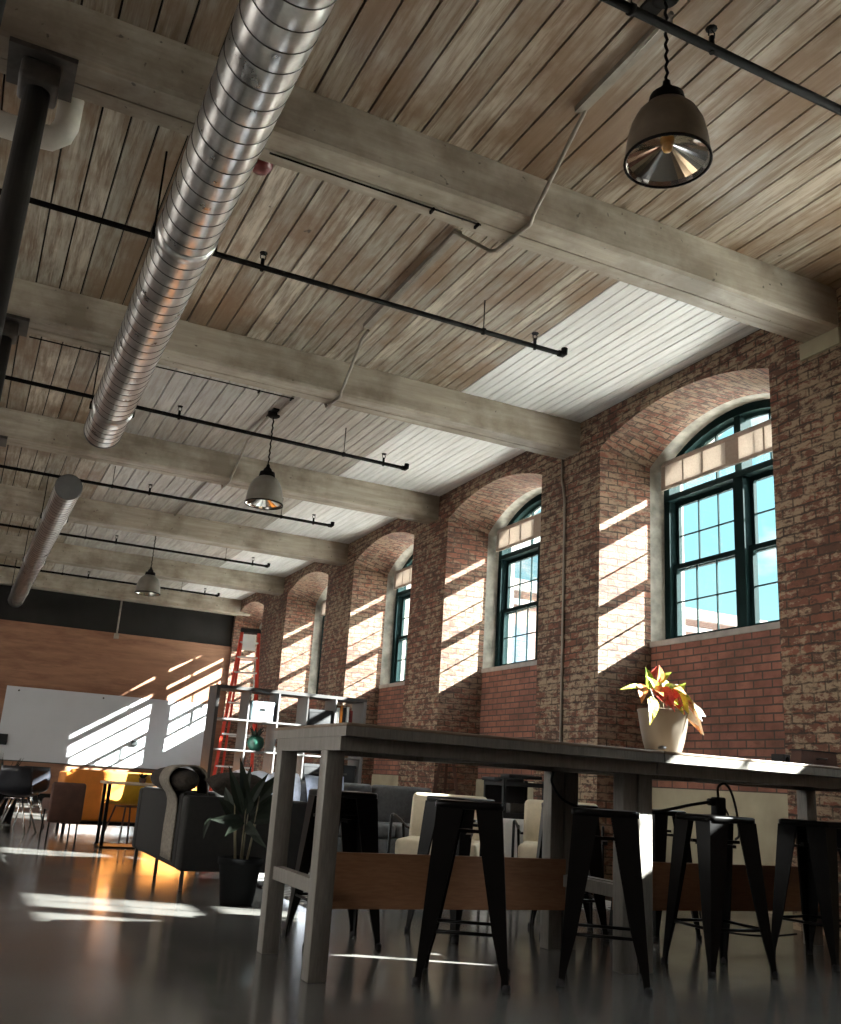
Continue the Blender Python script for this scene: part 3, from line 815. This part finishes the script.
for mk, lv in CL:
    for (p, q, w) in lv:
        p = (p[0]*.9-.02, p[1], p[2]-.015); q = (q[0]*.88-.025, q[1], q[2]-.02)
        b = MB(); leaf(b, p, q, w*.85, .10, 8, .25); b.build('leaf', M[mk], root)

# floor plant in black pot
root = thing('potted_floor_plant', 'dark broad-leaved plant in a black pot on the floor by the sofa', 'potted plant', (1.845, 6.42, 0))
b = MB(); b.lathe([(.001, 0), (.10, 0), (.108, .02), (.135, .24), (.148, .25), (.148, .285), (.14, .287), (.132, .25), (.1, .24)], 32); b.build('pot', M['pot_black'], root)
b = MB(); b.lathe([(.001, .255), (.132, .25)], 20); b.build('soil', M['soil'], root)
random.seed(11)
b = MB()
for k in range(6):
    a = k*1.1; x, y = .04*math.cos(a), .04*math.sin(a)
    b.tube([(x, y, .25), (x*1.6, y*1.6, .42), (x*2.2, y*2.2, .58 + .02*k)], [.006, .005, .004], 6)
b.build('stem', M['leaf_stem'], root)
FL = [((0,0,.55),(-.07,.03,.92),.035), ((.0,.0,.55),(.02,.05,.88),.032), ((.03,0,.55),(.26,.02,.85),.055), ((.04,0,.54),(.30,-.05,.76),.045), ((-.02,0,.55),(-.16,.0,.86),.035), ((-.03,-.02,.53),(-.24,-.04,.52),.035), ((-.24,-.04,.53),(-.27,-.06,.40),.02), ((-.02,-.05,.52),(-.15,-.12,.42),.035),
      ((.03,-.03,.52),(.22,-.12,.55),.035), ((.22,-.12,.55),(.27,-.14,.44),.02), ((.0,-.05,.5),(.06,-.18,.44),.04), ((.05,.05,.55),(.17,.16,.70),.04), ((-.04,.05,.55),(-.12,.18,.72),.04), ((-.05,0,.5),(-.20,.05,.66),.04), ((.06,-.02,.5),(.24,-.02,.62),.04), ((0,-.04,.56),(-.03,-.10,.72),.035), ((.02,-.05,.5),(.13,-.16,.36),.03), ((.0,-.03,.6),(.10,-.05,.83),.03)]
for (p, q, w) in FL:
    q2 = Vector(q) + Vector((random.uniform(-.015,.015), random.uniform(-.02,.02), 0))
    b = MB(); leaf(b, p, q2, w, .10, 8, .3, shape=.7); b.build('leaf', M['leaf_dark'], root)

# ------------------------------------------------------------------ sofas and lounge
def cushion(mb, a, b_, bev=.05, M=None):
    mb.box(a, b_, M, bev=bev, seg=4)
root = thing('sofa', 'charcoal sofa seen from its end, a beige throw over its back', 'sofa', (1.59, 7.06, 0))
Ls = 1.95; Dp = .92
b = MB(); b.box((.012, .165, .13), (Dp-.01, Ls-.165, .34), bev=.015); b.build('base', M['sofa'], root)
b = MB(); b.box((0, .162, .14), (.20, Ls-.162, .655), bev=.025, seg=3); b.build('backrest', M['sofa'], root)
for y in (0, Ls-.16):
    b = MB(); b.box((0.0, y, .13), (Dp, y+.16, .64), bev=.025, seg=3); b.build('armrest', M['sofa'], root)
for k in range(2):
    b = MB(); b.box((.20, .17+k*.81, .33), (Dp+.01, .17+k*.81+.80, .47), bev=.04, seg=3); b.build('seat_cushion', M['sofa'], root)
for (x, y) in ((.04, .05), (Dp-.05, .05), (.04, Ls-.06), (Dp-.05, Ls-.06), (.04, Ls*.5)):
    b = MB(); b.box((x-.012, y-.012, 0), (x+.012, y+.012, .135)); b.build('leg', M['sofa_leg'], root)
# back bolster lying along the top
b = MB()
lp = []
for k in range(15):
    t = k/14; y = 7.18 + 1.15*t; r = .088*(1-.7*abs(2*t-1)**6) + .008*mnoise.noise((0, y*4, 1))
    lp.append([(1.62 + r*1.35*math.cos(a), y, .742 + r*math.sin(a)) for a in [2*PI*q/18 for q in range(18)]])
b.loft(lp); tag(b.build('bolster_cushion', M['fur']), 'round dark bolster lying along the top of the charcoal sofa back', 'cushion')
# throw draped over the back
b = MB()
prof = [(1.572, .18), (1.574, .40), (1.568, .60), (1.50, .70), (1.485, .76), (1.52, .825), (1.60, .85), (1.70, .85), (1.77, .80), (1.79, .70), (1.82, .56)]
prof = [(v.x, v.z) for v in smoothpath([(x, 0, z) for x, z in prof], 3)]
rows = []
for j in range(13):
    y = 7.30 + .34*j/12
    rows.append([(x + .006*math.sin(j*2.3+z*6), y + .02*math.sin(z*5), z) for x, z in prof])
outer = rows; b.loft(rows, False, False, True)
o = b.build('throw_blanket', M['throw']); s = o.modifiers.new('t', 'SOLIDIFY'); s.thickness = .012
tag(o, 'beige throw blanket draped over the bolster of the charcoal sofa', 'blanket')

# second sofa across the room
root = thing('grey_sofa', 'low grey sofa facing the tables in front of the shelf unit', 'sofa', (2.62, 8.72, 0))
Ls = 2.1
b = MB(); b.box((0, 0, .10), (Ls, .9, .30), bev=.02); b.build('base', M['grey_cloth'], root)
for k in range(3):
    b = MB(); b.box((.02+k*.69, -.01, .30), (.02+k*.69+.68, .66, .43), bev=.04, seg=3); b.build('seat_cushion', M['grey_cloth'], root)
    b = MB(); b.box((.03+k*.69, .60, .40), (.03+k*.69+.66, .82, .79), Matrix.Translation((0, .0, 0)), bev=.05, seg=3); b.build('back_cushion', M['grey_cloth'], root)
b = MB(); b.box((0, .78, .10), (Ls, .9, .70), bev=.02); b.build('backrest', M['grey_cloth'], root)
for (x, y) in ((.05, .05), (Ls-.05, .05), (.05, .85), (Ls-.05, .85)):
    b = MB(); b.tube([(x, y, 0), (x, y, .10)], .02, 8); b.build('leg', M['black_metal'], root)
def pillow(name, label, m, loc, rot, size=(.22, .08, .2)):
    b = MB()
    n = 10; top, bot = [], []
    for side, lst in ((1, top), (-1, bot)):
        for i in range(n+1):
            row = []
            for j in range(n+1):
                u = 2*i/n-1; v = 2*j/n-1
                t = (1-abs(u)**3)*(1-abs(v)**3)
                pin = 1 - .08*(1-abs(u)**2) * abs(v) - .08*(1-abs(v)**2)*abs(u)
                row.append((u*size[0]*pin, side*size[1]*t**.6, v*size[2]*pin))
            lst.append(row)
    for lst in (top, bot): b.loft(lst, False, False, True)
    bmesh.ops.remove_doubles(b.bm, verts=b.bm.verts[:], dist=.002)
    o = b.build(name, m); o.location = loc; o.rotation_euler = rot
    return tag(o, label, 'cushion')
pillow('fur_cushion', 'dark furry cushion lying on the near armrest of the charcoal sofa', M['fur'], (1.98, 7.15, .73), (R(-78), 0, R(6)), (.24, .085, .13))
pillow('throw_pillow', 'slate blue pillow leaning at the middle of the grey sofa', M['blue_cloth'], (3.42, 9.16, .66), (R(-20), 0, R(6)))
b = MB()
rows = []
for j in range(17):
    x = 2.56 + .62*j/16
    pr = smoothpath([(0, 8.66, .24), (0, 8.665, .38), (0, 8.72, .452), (0, 9.0, .455), (0, 9.22, .53), (0, 9.29, .70), (0, 9.37, .815), (0, 9.50, .815), (0, 9.66, .74), (0, 9.67, .5)], 3)
    rows.append([(x + .02*math.sin(v.z*7+v.y*3), v.y + .008*math.sin(j*1.7), v.z + .012*math.sin(j*1.3 + v.y*6)) for v in pr])
b.loft(rows, False, False, True); o = b.build('sofa_blanket', M['white_cloth']); s = o.modifiers.new('t', 'SOLIDIFY'); s.thickness = .014; s.offset = 1
tag(o, 'white blanket spread over the left end of the grey sofa', 'blanket')

# rug
b = MB(); b.box((-1.35, -1.05, 0), (1.35, 1.05, .014)); 
for k in range(60):
    x = -1.33 + 2.66*k/59
    b.box((x-.006, -1.09, 0), (x+.006, -1.05, .006))
o = b.build('rug', M['rug']); o.location = (3.65, 7.36, 0); tag(o, 'grey and white woven rug under the cream armchairs', 'rug')

def armchair(label, x, y, rz):
    root = thing('cream_armchair', label, 'armchair', (x, y, .0145), rz, 'cream armchairs on the rug')
    b = MB(); b.box((-.31, -.30, .27), (.31, .30, .41), bev=.035, seg=3); b.build('seat', M['cream'], root)
    b = MB(); b.box((-.31, -.05, -.19), (.31, .05, .20), Matrix.Translation((0, .31, .545)) @ Matrix.Rotation(R(-13), 4, 'X'), bev=.04, seg=3); b.build('backrest', M['cream'], root)
    for s in (-1, 1):
        xx = s*.345
        b = MB(); b.tube(smoothpath([(xx, -.34, 0), (xx, -.33, .3), (xx, -.31, .52), (xx, -.26, .575), (xx, 0, .54), (xx, .33, .47), (s*.31, .37, .46)], 5), .011, 8); b.build('armrest', M['black_metal'], root)
        b = MB(); b.tube([(xx, .15, .53), (xx, .3, .28), (xx, .42, 0)], .011, 8); b.build('rear_leg', M['black_metal'], root)
    b = MB(); b.tube([(-.345, -.33, .25), (.345, -.33, .25)], .010, 8); b.tube([(-.345, .31, .25), (.345, .31, .25)], .010, 8); b.build('seat_rail', M['black_metal'], root)
    return root
armchair('cream armchair with thin black arms, the left of two on the rug', 3.54, 6.85, R(-36))
armchair('cream armchair with thin black arms, the right one near the white cabinet', 4.56, 6.76, R(-36))

# white cabinet, black machine, speaker box by the pier
root = thing('white_cabinet', 'low white slatted cabinet standing against the brick pier', 'cabinet', (5.15, 8.35, 0), R(-4))
b = MB(); b.box((-.33, -.28, .03), (.33, .28, .56), bev=.01); b.build('body', M['paper'], root)
for k in range(9):
    b = MB(); z = .09 + k*.05; b.box((-.29, -.292, z), (.29, -.281, z+.03)); b.build('slat', M['paper'], root)
b = MB(); b.box((-.31, -.26, 0), (.31, .26, .03)); b.build('plinth', M['box_black'], root)
root = thing('desktop_printer', 'black boxy machine with an open frame on the white cabinet', 'machine', (5.10, 8.35, .56), R(-4))
b = MB()
for x in (-.22, .22):
    for y in (-.2, .2): b.box((x-.018, y-.018, 0), (x+.018, y+.018, .36))
b.box((-.24, -.22, .30), (.24, .22, .34)); b.box((-.24, -.22, 0), (.24, .22, .05)); b.box((-.24, .19, .05), (.24, .215, .30))
b.build('frame', M['box_black'], root)
b = MB(); b.box((-.30, -.15, .34), (.02, .15, .375), bev=.01); b.box((-.12, -.1, .375), (.25, .1, .41), bev=.01); b.build('lid', M['box_black'], root)
b = MB(); b.box((-.1, -.1, .05), (.08, .08, .14), bev=.01); b.build('tray', M['steel'], root)
root = thing('grey_box', 'small grey device in front of the black machine', 'device', (5.28, 8.02, 0), R(-4))
b = MB(); b.box((-.10, -.04, 0), (.10, .03, .72), bev=.008); b.build('case', M['steel'], root)
b = MB(); b.box((-.07, -.048, .61), (.07, -.04, .66)); b.build('display', M['box_black'], root)

# dark A-frame stand
root = thing('easel_stand', 'dark red A-shaped stand beside the grey sofa, below the brick pier', 'stand', (4.95, 9.55, 0), R(-25))
for s in (-1, 1):
    b = MB(); b.hexa([(s*.26-.018, -.016, 0), (s*.26+.018, -.016, 0), (s*.26+.018, .016, 0), (s*.26-.018, .016, 0)], [(s*.03-.018, -.016, 1.3), (s*.03+.018, -.016, 1.3), (s*.03+.018, .016, 1.3), (s*.03-.018, .016, 1.3)]); b.build('leg', M['brown'], root)
b = MB(); b.hexa([(-.015, .42, 0), (.015, .42, 0), (.015, .45, 0), (-.015, .45, 0)], [(-.015, .02, 1.28), (.015, .02, 1.28), (.015, .05, 1.28), (-.015, .05, 1.28)]); b.build('rear_leg', M['brown'], root)
b = MB(); b.box((-.2, -.03, .5), (.2, -.015, .535)); b.build('rail', M['brown'], root)

# ------------------------------------------------------------------ shelf unit
SX, SY, SA = 2.665, 11.0, 0.0
root = thing('shelf_unit', 'open five by five cube shelf unit in front of the far wall', 'shelf', (SX, SY, 0), SA)
Wd, Hh, Dd = 1.88, 1.79, .39; t = .038; ti = .017
b = MB(); b.box((0, 0, Hh-t), (Wd, Dd, Hh)); b.build('top_panel', M['shelf_d'], root)
b = MB(); b.box((0, 0, 0), (Wd, Dd, t)); b.build('bottom_panel', M['shelf_w'], root)
for x, mm in ((0, 'shelf_d'), (Wd-t, 'shelf_w')):
    b = MB(); b.box((x, 0, t), (x+t, Dd, Hh-t)); b.build('side_panel', M[mm], root)
cw = (Wd-2*t)/5; chh = (Hh-2*t)/5
for k in range(1, 5):
    b = MB(); b.box((t+cw*k-ti/2, .002, t), (t+cw*k+ti/2, Dd-.002, Hh-t)); b.build('divider', M['shelf_w'], root)
for k in range(1, 5):
    for c in range(5):
        b = MB(); b.box((t+cw*c+ti/2, .002, t+chh*k-ti/2), (t+cw*(c+1)-ti/2, Dd-.002, t+chh*k+ti/2)); b.build('shelf_board', M['shelf_w'], root)
Ms = Matrix.Translation((SX, SY, 0)) @ Matrix.Rotation(SA, 4, 'Z')
def cell(c, r, dx=.5, dy=.5):
    return Ms @ Vector((t + cw*(c+dx), Dd*dy, t + chh*r + (ti/2 if r else 0)))
def storage(name, label, m, c, r, w, d, h, dx=.5, dy=.45, cat='box', face=None):
    root = thing(name, label, cat, cell(c, r, dx, dy), SA)
    b = MB(); b.box((-w/2, -d/2, 0), (w/2, d/2, h), bev=.006); b.build('body', m, root)
    b = MB(); b.box((-w/2-.004, -d/2-.004, h-.03), (w/2+.004, d/2+.004, h+.004)); b.build('lid', m, root)
    b = MB(); b.box((-.035, -d/2-.007, h*.55), (.035, -d/2, h*.55+.022)); b.build('handle', M['box_black'] if face is None else face, root)
storage('storage_box', 'pale blue storage box in the top row of the shelf unit', M['box_blue'], 1, 4, .26, .3, .22)
storage('storage_box', 'black storage box in the top row of the shelf unit', M['box_black'], 3, 4, .29, .3, .19)
storage('storage_box', 'black storage box in the fourth column of the shelf unit, mid height', M['box_black'], 3, 2, .30, .3, .24, face=M['steel'])
storage('storage_box', 'white storage box at the right end of the shelf, under a black box', M['paper'], 4, 1, .27, .3, .29)
storage('storage_box', 'black storage box at the right end of the shelf, above a white box', M['box_black'], 4, 2, .29, .3, .25, face=M['steel'])
storage('storage_box', 'white storage box on the lowest visible row of the shelf, second column', M['paper'], 1, 1, .28, .3, .2)
root = thing('shelf_vase', 'round teal pot with leaves in the second column of the shelf', 'vase', cell(1, 3), 0)
b = MB(); b.lathe([(.001, 0), (.05, 0), (.09, .05), (.10, .10), (.085, .15), (.05, .18), (.045, .17)], 24); b.build('pot', M['teal'], root)
b = MB()
for k in range(9):
    a = k*.7; leaf(b, (.02*math.cos(a), .02*math.sin(a), .16), (.09*math.cos(a), .09*math.sin(a), .25+.02*(k % 3)), .018, .1, 5)
b.build('foliage', M['leaf_dark'], root)
for dx, h, w, mk in ((.15, .24, .035, 'paper'), (.27, .27, .03, 'orange'), (.38, .25, .035, 'box_black'), (.50, .26, .03, 'paper'), (.62, .22, .04, 'red_paint')):
    p = cell(4, 4, dx, .4)
    lab = {'paper': 'white spined book' , 'orange': 'orange spined book', 'box_black': 'black spined book', 'red_paint': 'red spined book'}[mk]
    if mk == 'paper': lab += ' at the far left' if dx < .3 else ' in the middle'
    root = thing('book', lab + ' of the row in the top right shelf cell', 'book', p, SA, 'books in the top right shelf cell')
    b = MB(); b.box((-w/2+.003, -.09, .003), (w/2-.003, .085, h-.003)); b.build('pages', M['paper'], root)
    b = MB(); b.box((-w/2, -.095, 0), (-w/2+.003, .09, h)); b.box((w/2-.003, -.095, 0), (w/2, .09, h)); b.box((-w/2, -.098, 0), (w/2, -.094, h)); b.build('cover', M[mk], root)

# ------------------------------------------------------------------ ladder
root = thing('step_ladder', 'tall red stepladder standing near the far right corner', 'ladder', (5.13, 18.9, 0), R(-20))
Hl = 3.62
def rail(mb, p0, p1, w, d):
    mb.hexa([(p0[0]-w, p0[1]-d, p0[2]), (p0[0]+w, p0[1]-d, p0[2]), (p0[0]+w, p0[1]+d, p0[2]), (p0[0]-w, p0[1]+d, p0[2])], [(p1[0]-w, p1[1]-d, p1[2]), (p1[0]+w, p1[1]-d, p1[2]), (p1[0]+w, p1[1]+d, p1[2]), (p1[0]-w, p1[1]+d, p1[2])])
for s in (-1, 1):
    b = MB(); rail(b, (s*.40, -.55, 0), (s*.17, -.05, Hl-.05), .03, .04); b.build('side_rail', M['ladder_red'], root)
    b = MB(); rail(b, (s*.38, .95, 0), (s*.165, .08, Hl-.08), .022, .03); b.build('rear_rail', M['ladder_red'], root)
for k in range(1, 12):
    z = .305*k; u = z/Hl; hw = .40 + (.17-.40)*u; y = -.55 + .5*u
    b = MB(); b.box((-hw, y-.055, z-.012), (hw, y+.04, z+.018)); b.build('step', M['aluminium'], root)
for k in (2, 5, 8, 10):
    z = .305*k; u = z/Hl; hw = .38 + (.165-.38)*u; y = .95 - .87*u
    b = MB(); b.box((-hw, y-.012, z-.012), (hw, y+.012, z+.012)); b.build('rear_brace', M['aluminium'], root)
b = MB(); b.box((-.20, -.13, Hl-.05), (.20, .14, Hl+.03), bev=.015); b.build('top_cap', M['box_black'], root)
b = MB(); b.box((-.13, -.14, Hl-.42), (.13, -.125, Hl-.10), Matrix.Translation((0, -.02, 0))); b.build('warning_plate', M['paper'], root)

# ------------------------------------------------------------------ far wall furniture
root = thing('wall_whiteboard', 'long white board fixed to the plywood wall', 'whiteboard', (.88, YF-.025, .78))
b = MB(); b.box((0, 0, 0), (4.45, .02, 1.52)); b.build('board', M['whiteboard'], root)
b = MB(); b.box((0, -.006, -.02), (4.45, .02, 0)); b.build('bottom_rail', M['steel'], root)
for x in (.25, 2.0, 4.2):
    b = MB(); b.lathe([(.001, -.012), (.018, -.01), (.02, 0)], 12, Matrix.Translation((x, 0, 1.44)) @ Matrix.Rotation(PI/2, 4, 'X') @ Matrix.Scale(-1, 4, (0,0,1))); b.build('screw', M['steel'], root)
b = MB(); b.box((-.07, -.04, -.05), (.07, 0, .05), bev=.01); o = b.build('board_magnet_mount', M['box_black']); o.location = (3.68, YF-.026, 1.30); tag(o, 'small dark eraser stuck in the sunlit part of the white board', 'eraser')
b = MB(); b.box((-.12, -.05, -.12), (.12, 0, .10), bev=.01); o = b.build('wall_switch_box', M['box_black']); o.location = (.95, YF-.026, 1.2); tag(o, 'dark box on the left edge of the white board', 'box')

root = thing('orange_sofa', 'orange sofa on a black metal base, seen from behind below the white board', 'sofa', (2.16, 12.95, 0), R(180))
b = MB(); b.box((-.78, -.36, .15), (.78, .36, .42), bev=.03, seg=3); b.build('seat', M['orange'], root)
b = MB(); b.box((-.78, .24, .15), (.78, .40, .74), bev=.03, seg=3); b.build('backrest', M['orange'], root)
for s in (-1, 1):
    b = MB(); b.box((s*.78-.06, -.36, .15), (s*.78+.06, .40, .70), bev=.025, seg=3); b.build('armrest', M['orange'], root)
b = MB(); b.box((-.80, -.34, .10), (.80, -.30, .14)); b.box((-.80, .30, .10), (.80, .34, .14))
b.build('base_frame', M['black_metal'], root)
for x in (-.76, .76):
    for y in (-.32, .32):
        b = MB(); b.box((x-.018, y-.018, 0), (x+.018, y+.018, .10)); b.build('leg', M['black_metal'], root)

root = thing('brown_chair', 'brown upholstered lounge chair in front of the orange sofa', 'chair', (1.24, 11.6, 0), R(186))
b = MB(); b.box((-.185, -.24, .30), (.185, .24, .42), bev=.03, seg=3); b.build('seat', M['brown'], root)
b = MB(); b.box((-.18, .20, .18), (.18, .27, .60), bev=.03, seg=3); b.build('backrest', M['brown'], root)
root.rotation_euler.z = R(184)
for x in (-.15, .15):
    for y in (-.2, .22):
        b = MB(); b.tube([(x, y, 0), (x*.96, y*.96, .32)], .010, 8); b.build('leg', M['black_metal'], root)

root = thing('cafe_table', 'small pale table with two black posts before the orange sofa', 'table', (1.78, 10.75, 0), R(0))
b = MB(); b.box((-.26, -.24, .625), (.26, .24, .65), bev=.006); b.build('tabletop', M['wood_light'], root)
for y in (-.2, .12):
    b = MB(); b.box((-.235, y-.016, .02), (-.203, y+.016, .625)); b.build('leg', M['black_metal'], root)
b = MB(); b.box((-.24, -.22, 0), (.2, .16, .018)); b.build('base_plate', M['black_metal'], root)
root = thing('small_plant_pot', 'tiny dark potted plant on the small pale table', 'potted plant', (1.93, 10.8, .65))
b = MB(); b.lathe([(.001, 0), (.03, 0), (.042, .05), (.036, .05), (.03, .04)], 18); b.build('pot', M['brown'], root)
b = MB()
for k in range(8):
    a = k*.8; leaf(b, (0, 0, .045), (.05*math.cos(a), .05*math.sin(a), .085+.01*(k % 3)), .014, .1, 4)
b.build('foliage', M['leaf_dark'], root)

def shell_chair(name, label, x, y, rz, m, mleg, splay=.22, group=None, seat=.45, back=.80):
    root = thing(name, label, 'chair', (x, y, 0), rz, group); root.scale = (.88, .88, .92)
    b = MB(); rows = []
    for j in range(13):
        u = 2*j/12-1
        pr = smoothpath([(0, -.22, seat-.02), (0, -.12, seat-.005), (0, .06, seat-.015), (0, .16, seat+.03), (0, .205, seat+.15), (0, .24, back)], 3)
        rows.append([(u*(.225 - .03*max(0, (v.z-seat)/.35)**3), v.y - .05*u*u*max(0, v.z-seat)/.3, v.z + .035*abs(u)**3*(1 if v.z < seat+.1 else .0)) for v in pr])
    b.loft(rows, False, False, True)
    o = b.build('seat_shell', m, root); s = o.modifiers.new('t', 'SOLIDIFY'); s.thickness = .012
    for sx in (-1, 1):
        for sy in (-1, 1):
            q = MB(); q.tube([(sx*splay, sy*splay, 0), (sx*.11, sy*.11, seat-.03)], .012, 8); q.build('leg', mleg, root)
    q = MB(); q.tube([(-.11, -.11, seat-.035), (.11, -.11, seat-.035), (.11, .11, seat-.035), (-.11, .11, seat-.035)], .009, 6, closed=True); q.build('seat_frame', mleg, root)
    return root
shell_chair('yellow_chair', 'yellow shell chair with dark legs right of the small pale table', 1.95, 11.6, R(205), M['yellow'], M['brown'], .2, seat=.44, back=.80)
shell_chair('black_chair', 'black shell chair with bright metal legs at the left edge', .80, 12.3, R(160), M['shell_black'], M['chrome'], .25, 'black shell chairs at the left edge')
shell_chair('black_chair', 'black shell chair behind the one with bright legs, nearest the brown chair', 1.0, 13.5, R(200), M['shell_black'], M['chrome'], .22, 'black shell chairs at the left edge')
shell_chair('black_chair', 'black shell chair cut off by the left edge of the picture', .30, 12.5, R(120), M['shell_black'], M['chrome'], .22, 'black shell chairs at the left edge')
root = thing('spiky_plant', 'dark spiky plant behind the black chairs at the left edge', 'potted plant', (.78, 14.2, 0))
b = MB(); b.lathe([(.001, 0), (.13, 0), (.17, .42), (.15, .42), (.14, .38)], 24); b.build('pot', M['pot_black'], root)
for k in range(14):
    a = k*2.4; r_ = .12 + .1*(k % 4)/3
    b = MB(); leaf(b, (0, 0, .38), (r_*math.cos(a), r_*math.sin(a), .68+.05*(k % 5)), .018, .08, 6); b.build('leaf', M['leaf_dark'], root)

# ------------------------------------------------------------------ outside
b = MB(); b.mat(M['ext_ground']).box((6.62, -60, -1.1), (120, 120, -1.0)); tag(b.build('ground_outside'), kind='structure')
root = thing('exterior_brick_building', 'red brick building seen outside through the windows', 'building', (28, 42, -1))
b = MB(); b.box((-12, -7, 0), (14, 8, 10.2)); b.build('facade', M['ext_brick'], root)
b = MB(); b.box((-12.3, -7.3, 10.2), (14.3, 8.3, 10.7)); b.box((-12.15, -7.15, 9.6), (14.15, 8.15, 9.85)); b.build('cornice', M['ext_trim'], root)
for k in range(7):
    for r_ in range(3):
        x = -10.4 + k*3.6; z = 1.2 + r_*2.9
        w = MB(); w.mat(M['ext_window']).box((x-.6, -7.04, z), (x+.6, -6.98, z+1.7)); w.mat(M['ext_trim']).box((x-.75, -7.12, z-.15), (x+.75, -6.98, z)); w.build('window', None, root)

# ------------------------------------------------------------------ light
sun = bpy.data.lights.new('sun', 'SUN'); sun.energy = 9.5; sun.angle = R(.55); sun.color = (1, .972, .955)
so = bpy.data.objects.new('sun', sun); C.objects.link(so); so.rotation_euler = SUN.to_track_quat('-Z', 'Y').to_euler(); so.location = (30, -15, 20)

w = bpy.data.worlds.new('World'); bpy.context.scene.world = w; w.use_nodes = True
nt = w.node_tree; bg = nt.nodes['Background']
tc = N(nt, 'ShaderNodeTexCoord')
sp = N(nt, 'ShaderNodeSeparateXYZ'); L(nt, tc.outputs['Generated'], sp.inputs[0])
grad = ramp(nt, sp.outputs[2], [(0., (.085, .125, .13)), (.25, (.052, .105, .12)), (.8, (.05, .13, .20))])
zen = fr(nt, sp.outputs[2], .42, .62)
cl = noisen(nt, tc.outputs['Generated'], 4.2, 8, .6, (1, 1, 1.8))
sky = mixc(nt, fr(nt, cl, .50, .62), grad, (.155, .155, .155))
west_fill = N(nt, 'ShaderNodeMath', operation='MULTIPLY_ADD'); L(nt, sp.outputs[0], west_fill.inputs[0]); west_fill.inputs[1].default_value = -1; west_fill.inputs[2].default_value = 0
sky = mixc(nt, fr(nt, west_fill.outputs[0], -.1, .5), sky, (1.0, .97, .92))  # unseen side of the sky brightened as added fill for the room
sky = mixc(nt, zen, sky, (1.9, 2.0, 2.1))
sky = mixc(nt, fr(nt, sp.outputs[2], -.02, .0, 1, 0), sky, (.30, .29, .28))
L(nt, sky, bg.inputs['Color']); bg.inputs['Strength'].default_value = 1.0

# ------------------------------------------------------------------ camera
cam = bpy.data.cameras.new('camera'); co = bpy.data.objects.new('camera', cam); C.objects.link(co)
yaw, pitch, roll = 0.43449797, 0.28037932, 0.06463952
F = Vector((math.sin(yaw)*math.cos(pitch), math.cos(yaw)*math.cos(pitch), math.sin(pitch)))
Rt = Vector((math.cos(yaw), -math.sin(yaw), 0)); U = Rt.cross(F)
right = math.cos(roll)*Rt + math.sin(roll)*U; up = -math.sin(roll)*Rt + math.cos(roll)*U
mat = Matrix((right, up, -F)).transposed().to_4x4(); mat.translation = (0, 0, .82)
co.matrix_world = mat
cam.sensor_fit = 'VERTICAL'; cam.sensor_height = 36; cam.lens = 944.21*36/1024
cam.clip_start = .02; cam.clip_end = 500
sc = bpy.context.scene; sc.camera = co
vs = sc.view_settings
sc.display_settings.display_device = 'sRGB'
vs.view_transform = 'Standard'; vs.look = 'None'; vs.gamma = 1; vs.exposure = 3.4; vs.use_curve_mapping = False
cy = sc.cycles
cy.use_denoising = True; cy.max_bounces = 12; cy.diffuse_bounces = 6; cy.glossy_bounces = 5; cy.transparent_max_bounces = 12
cy.sample_clamp_indirect = 8
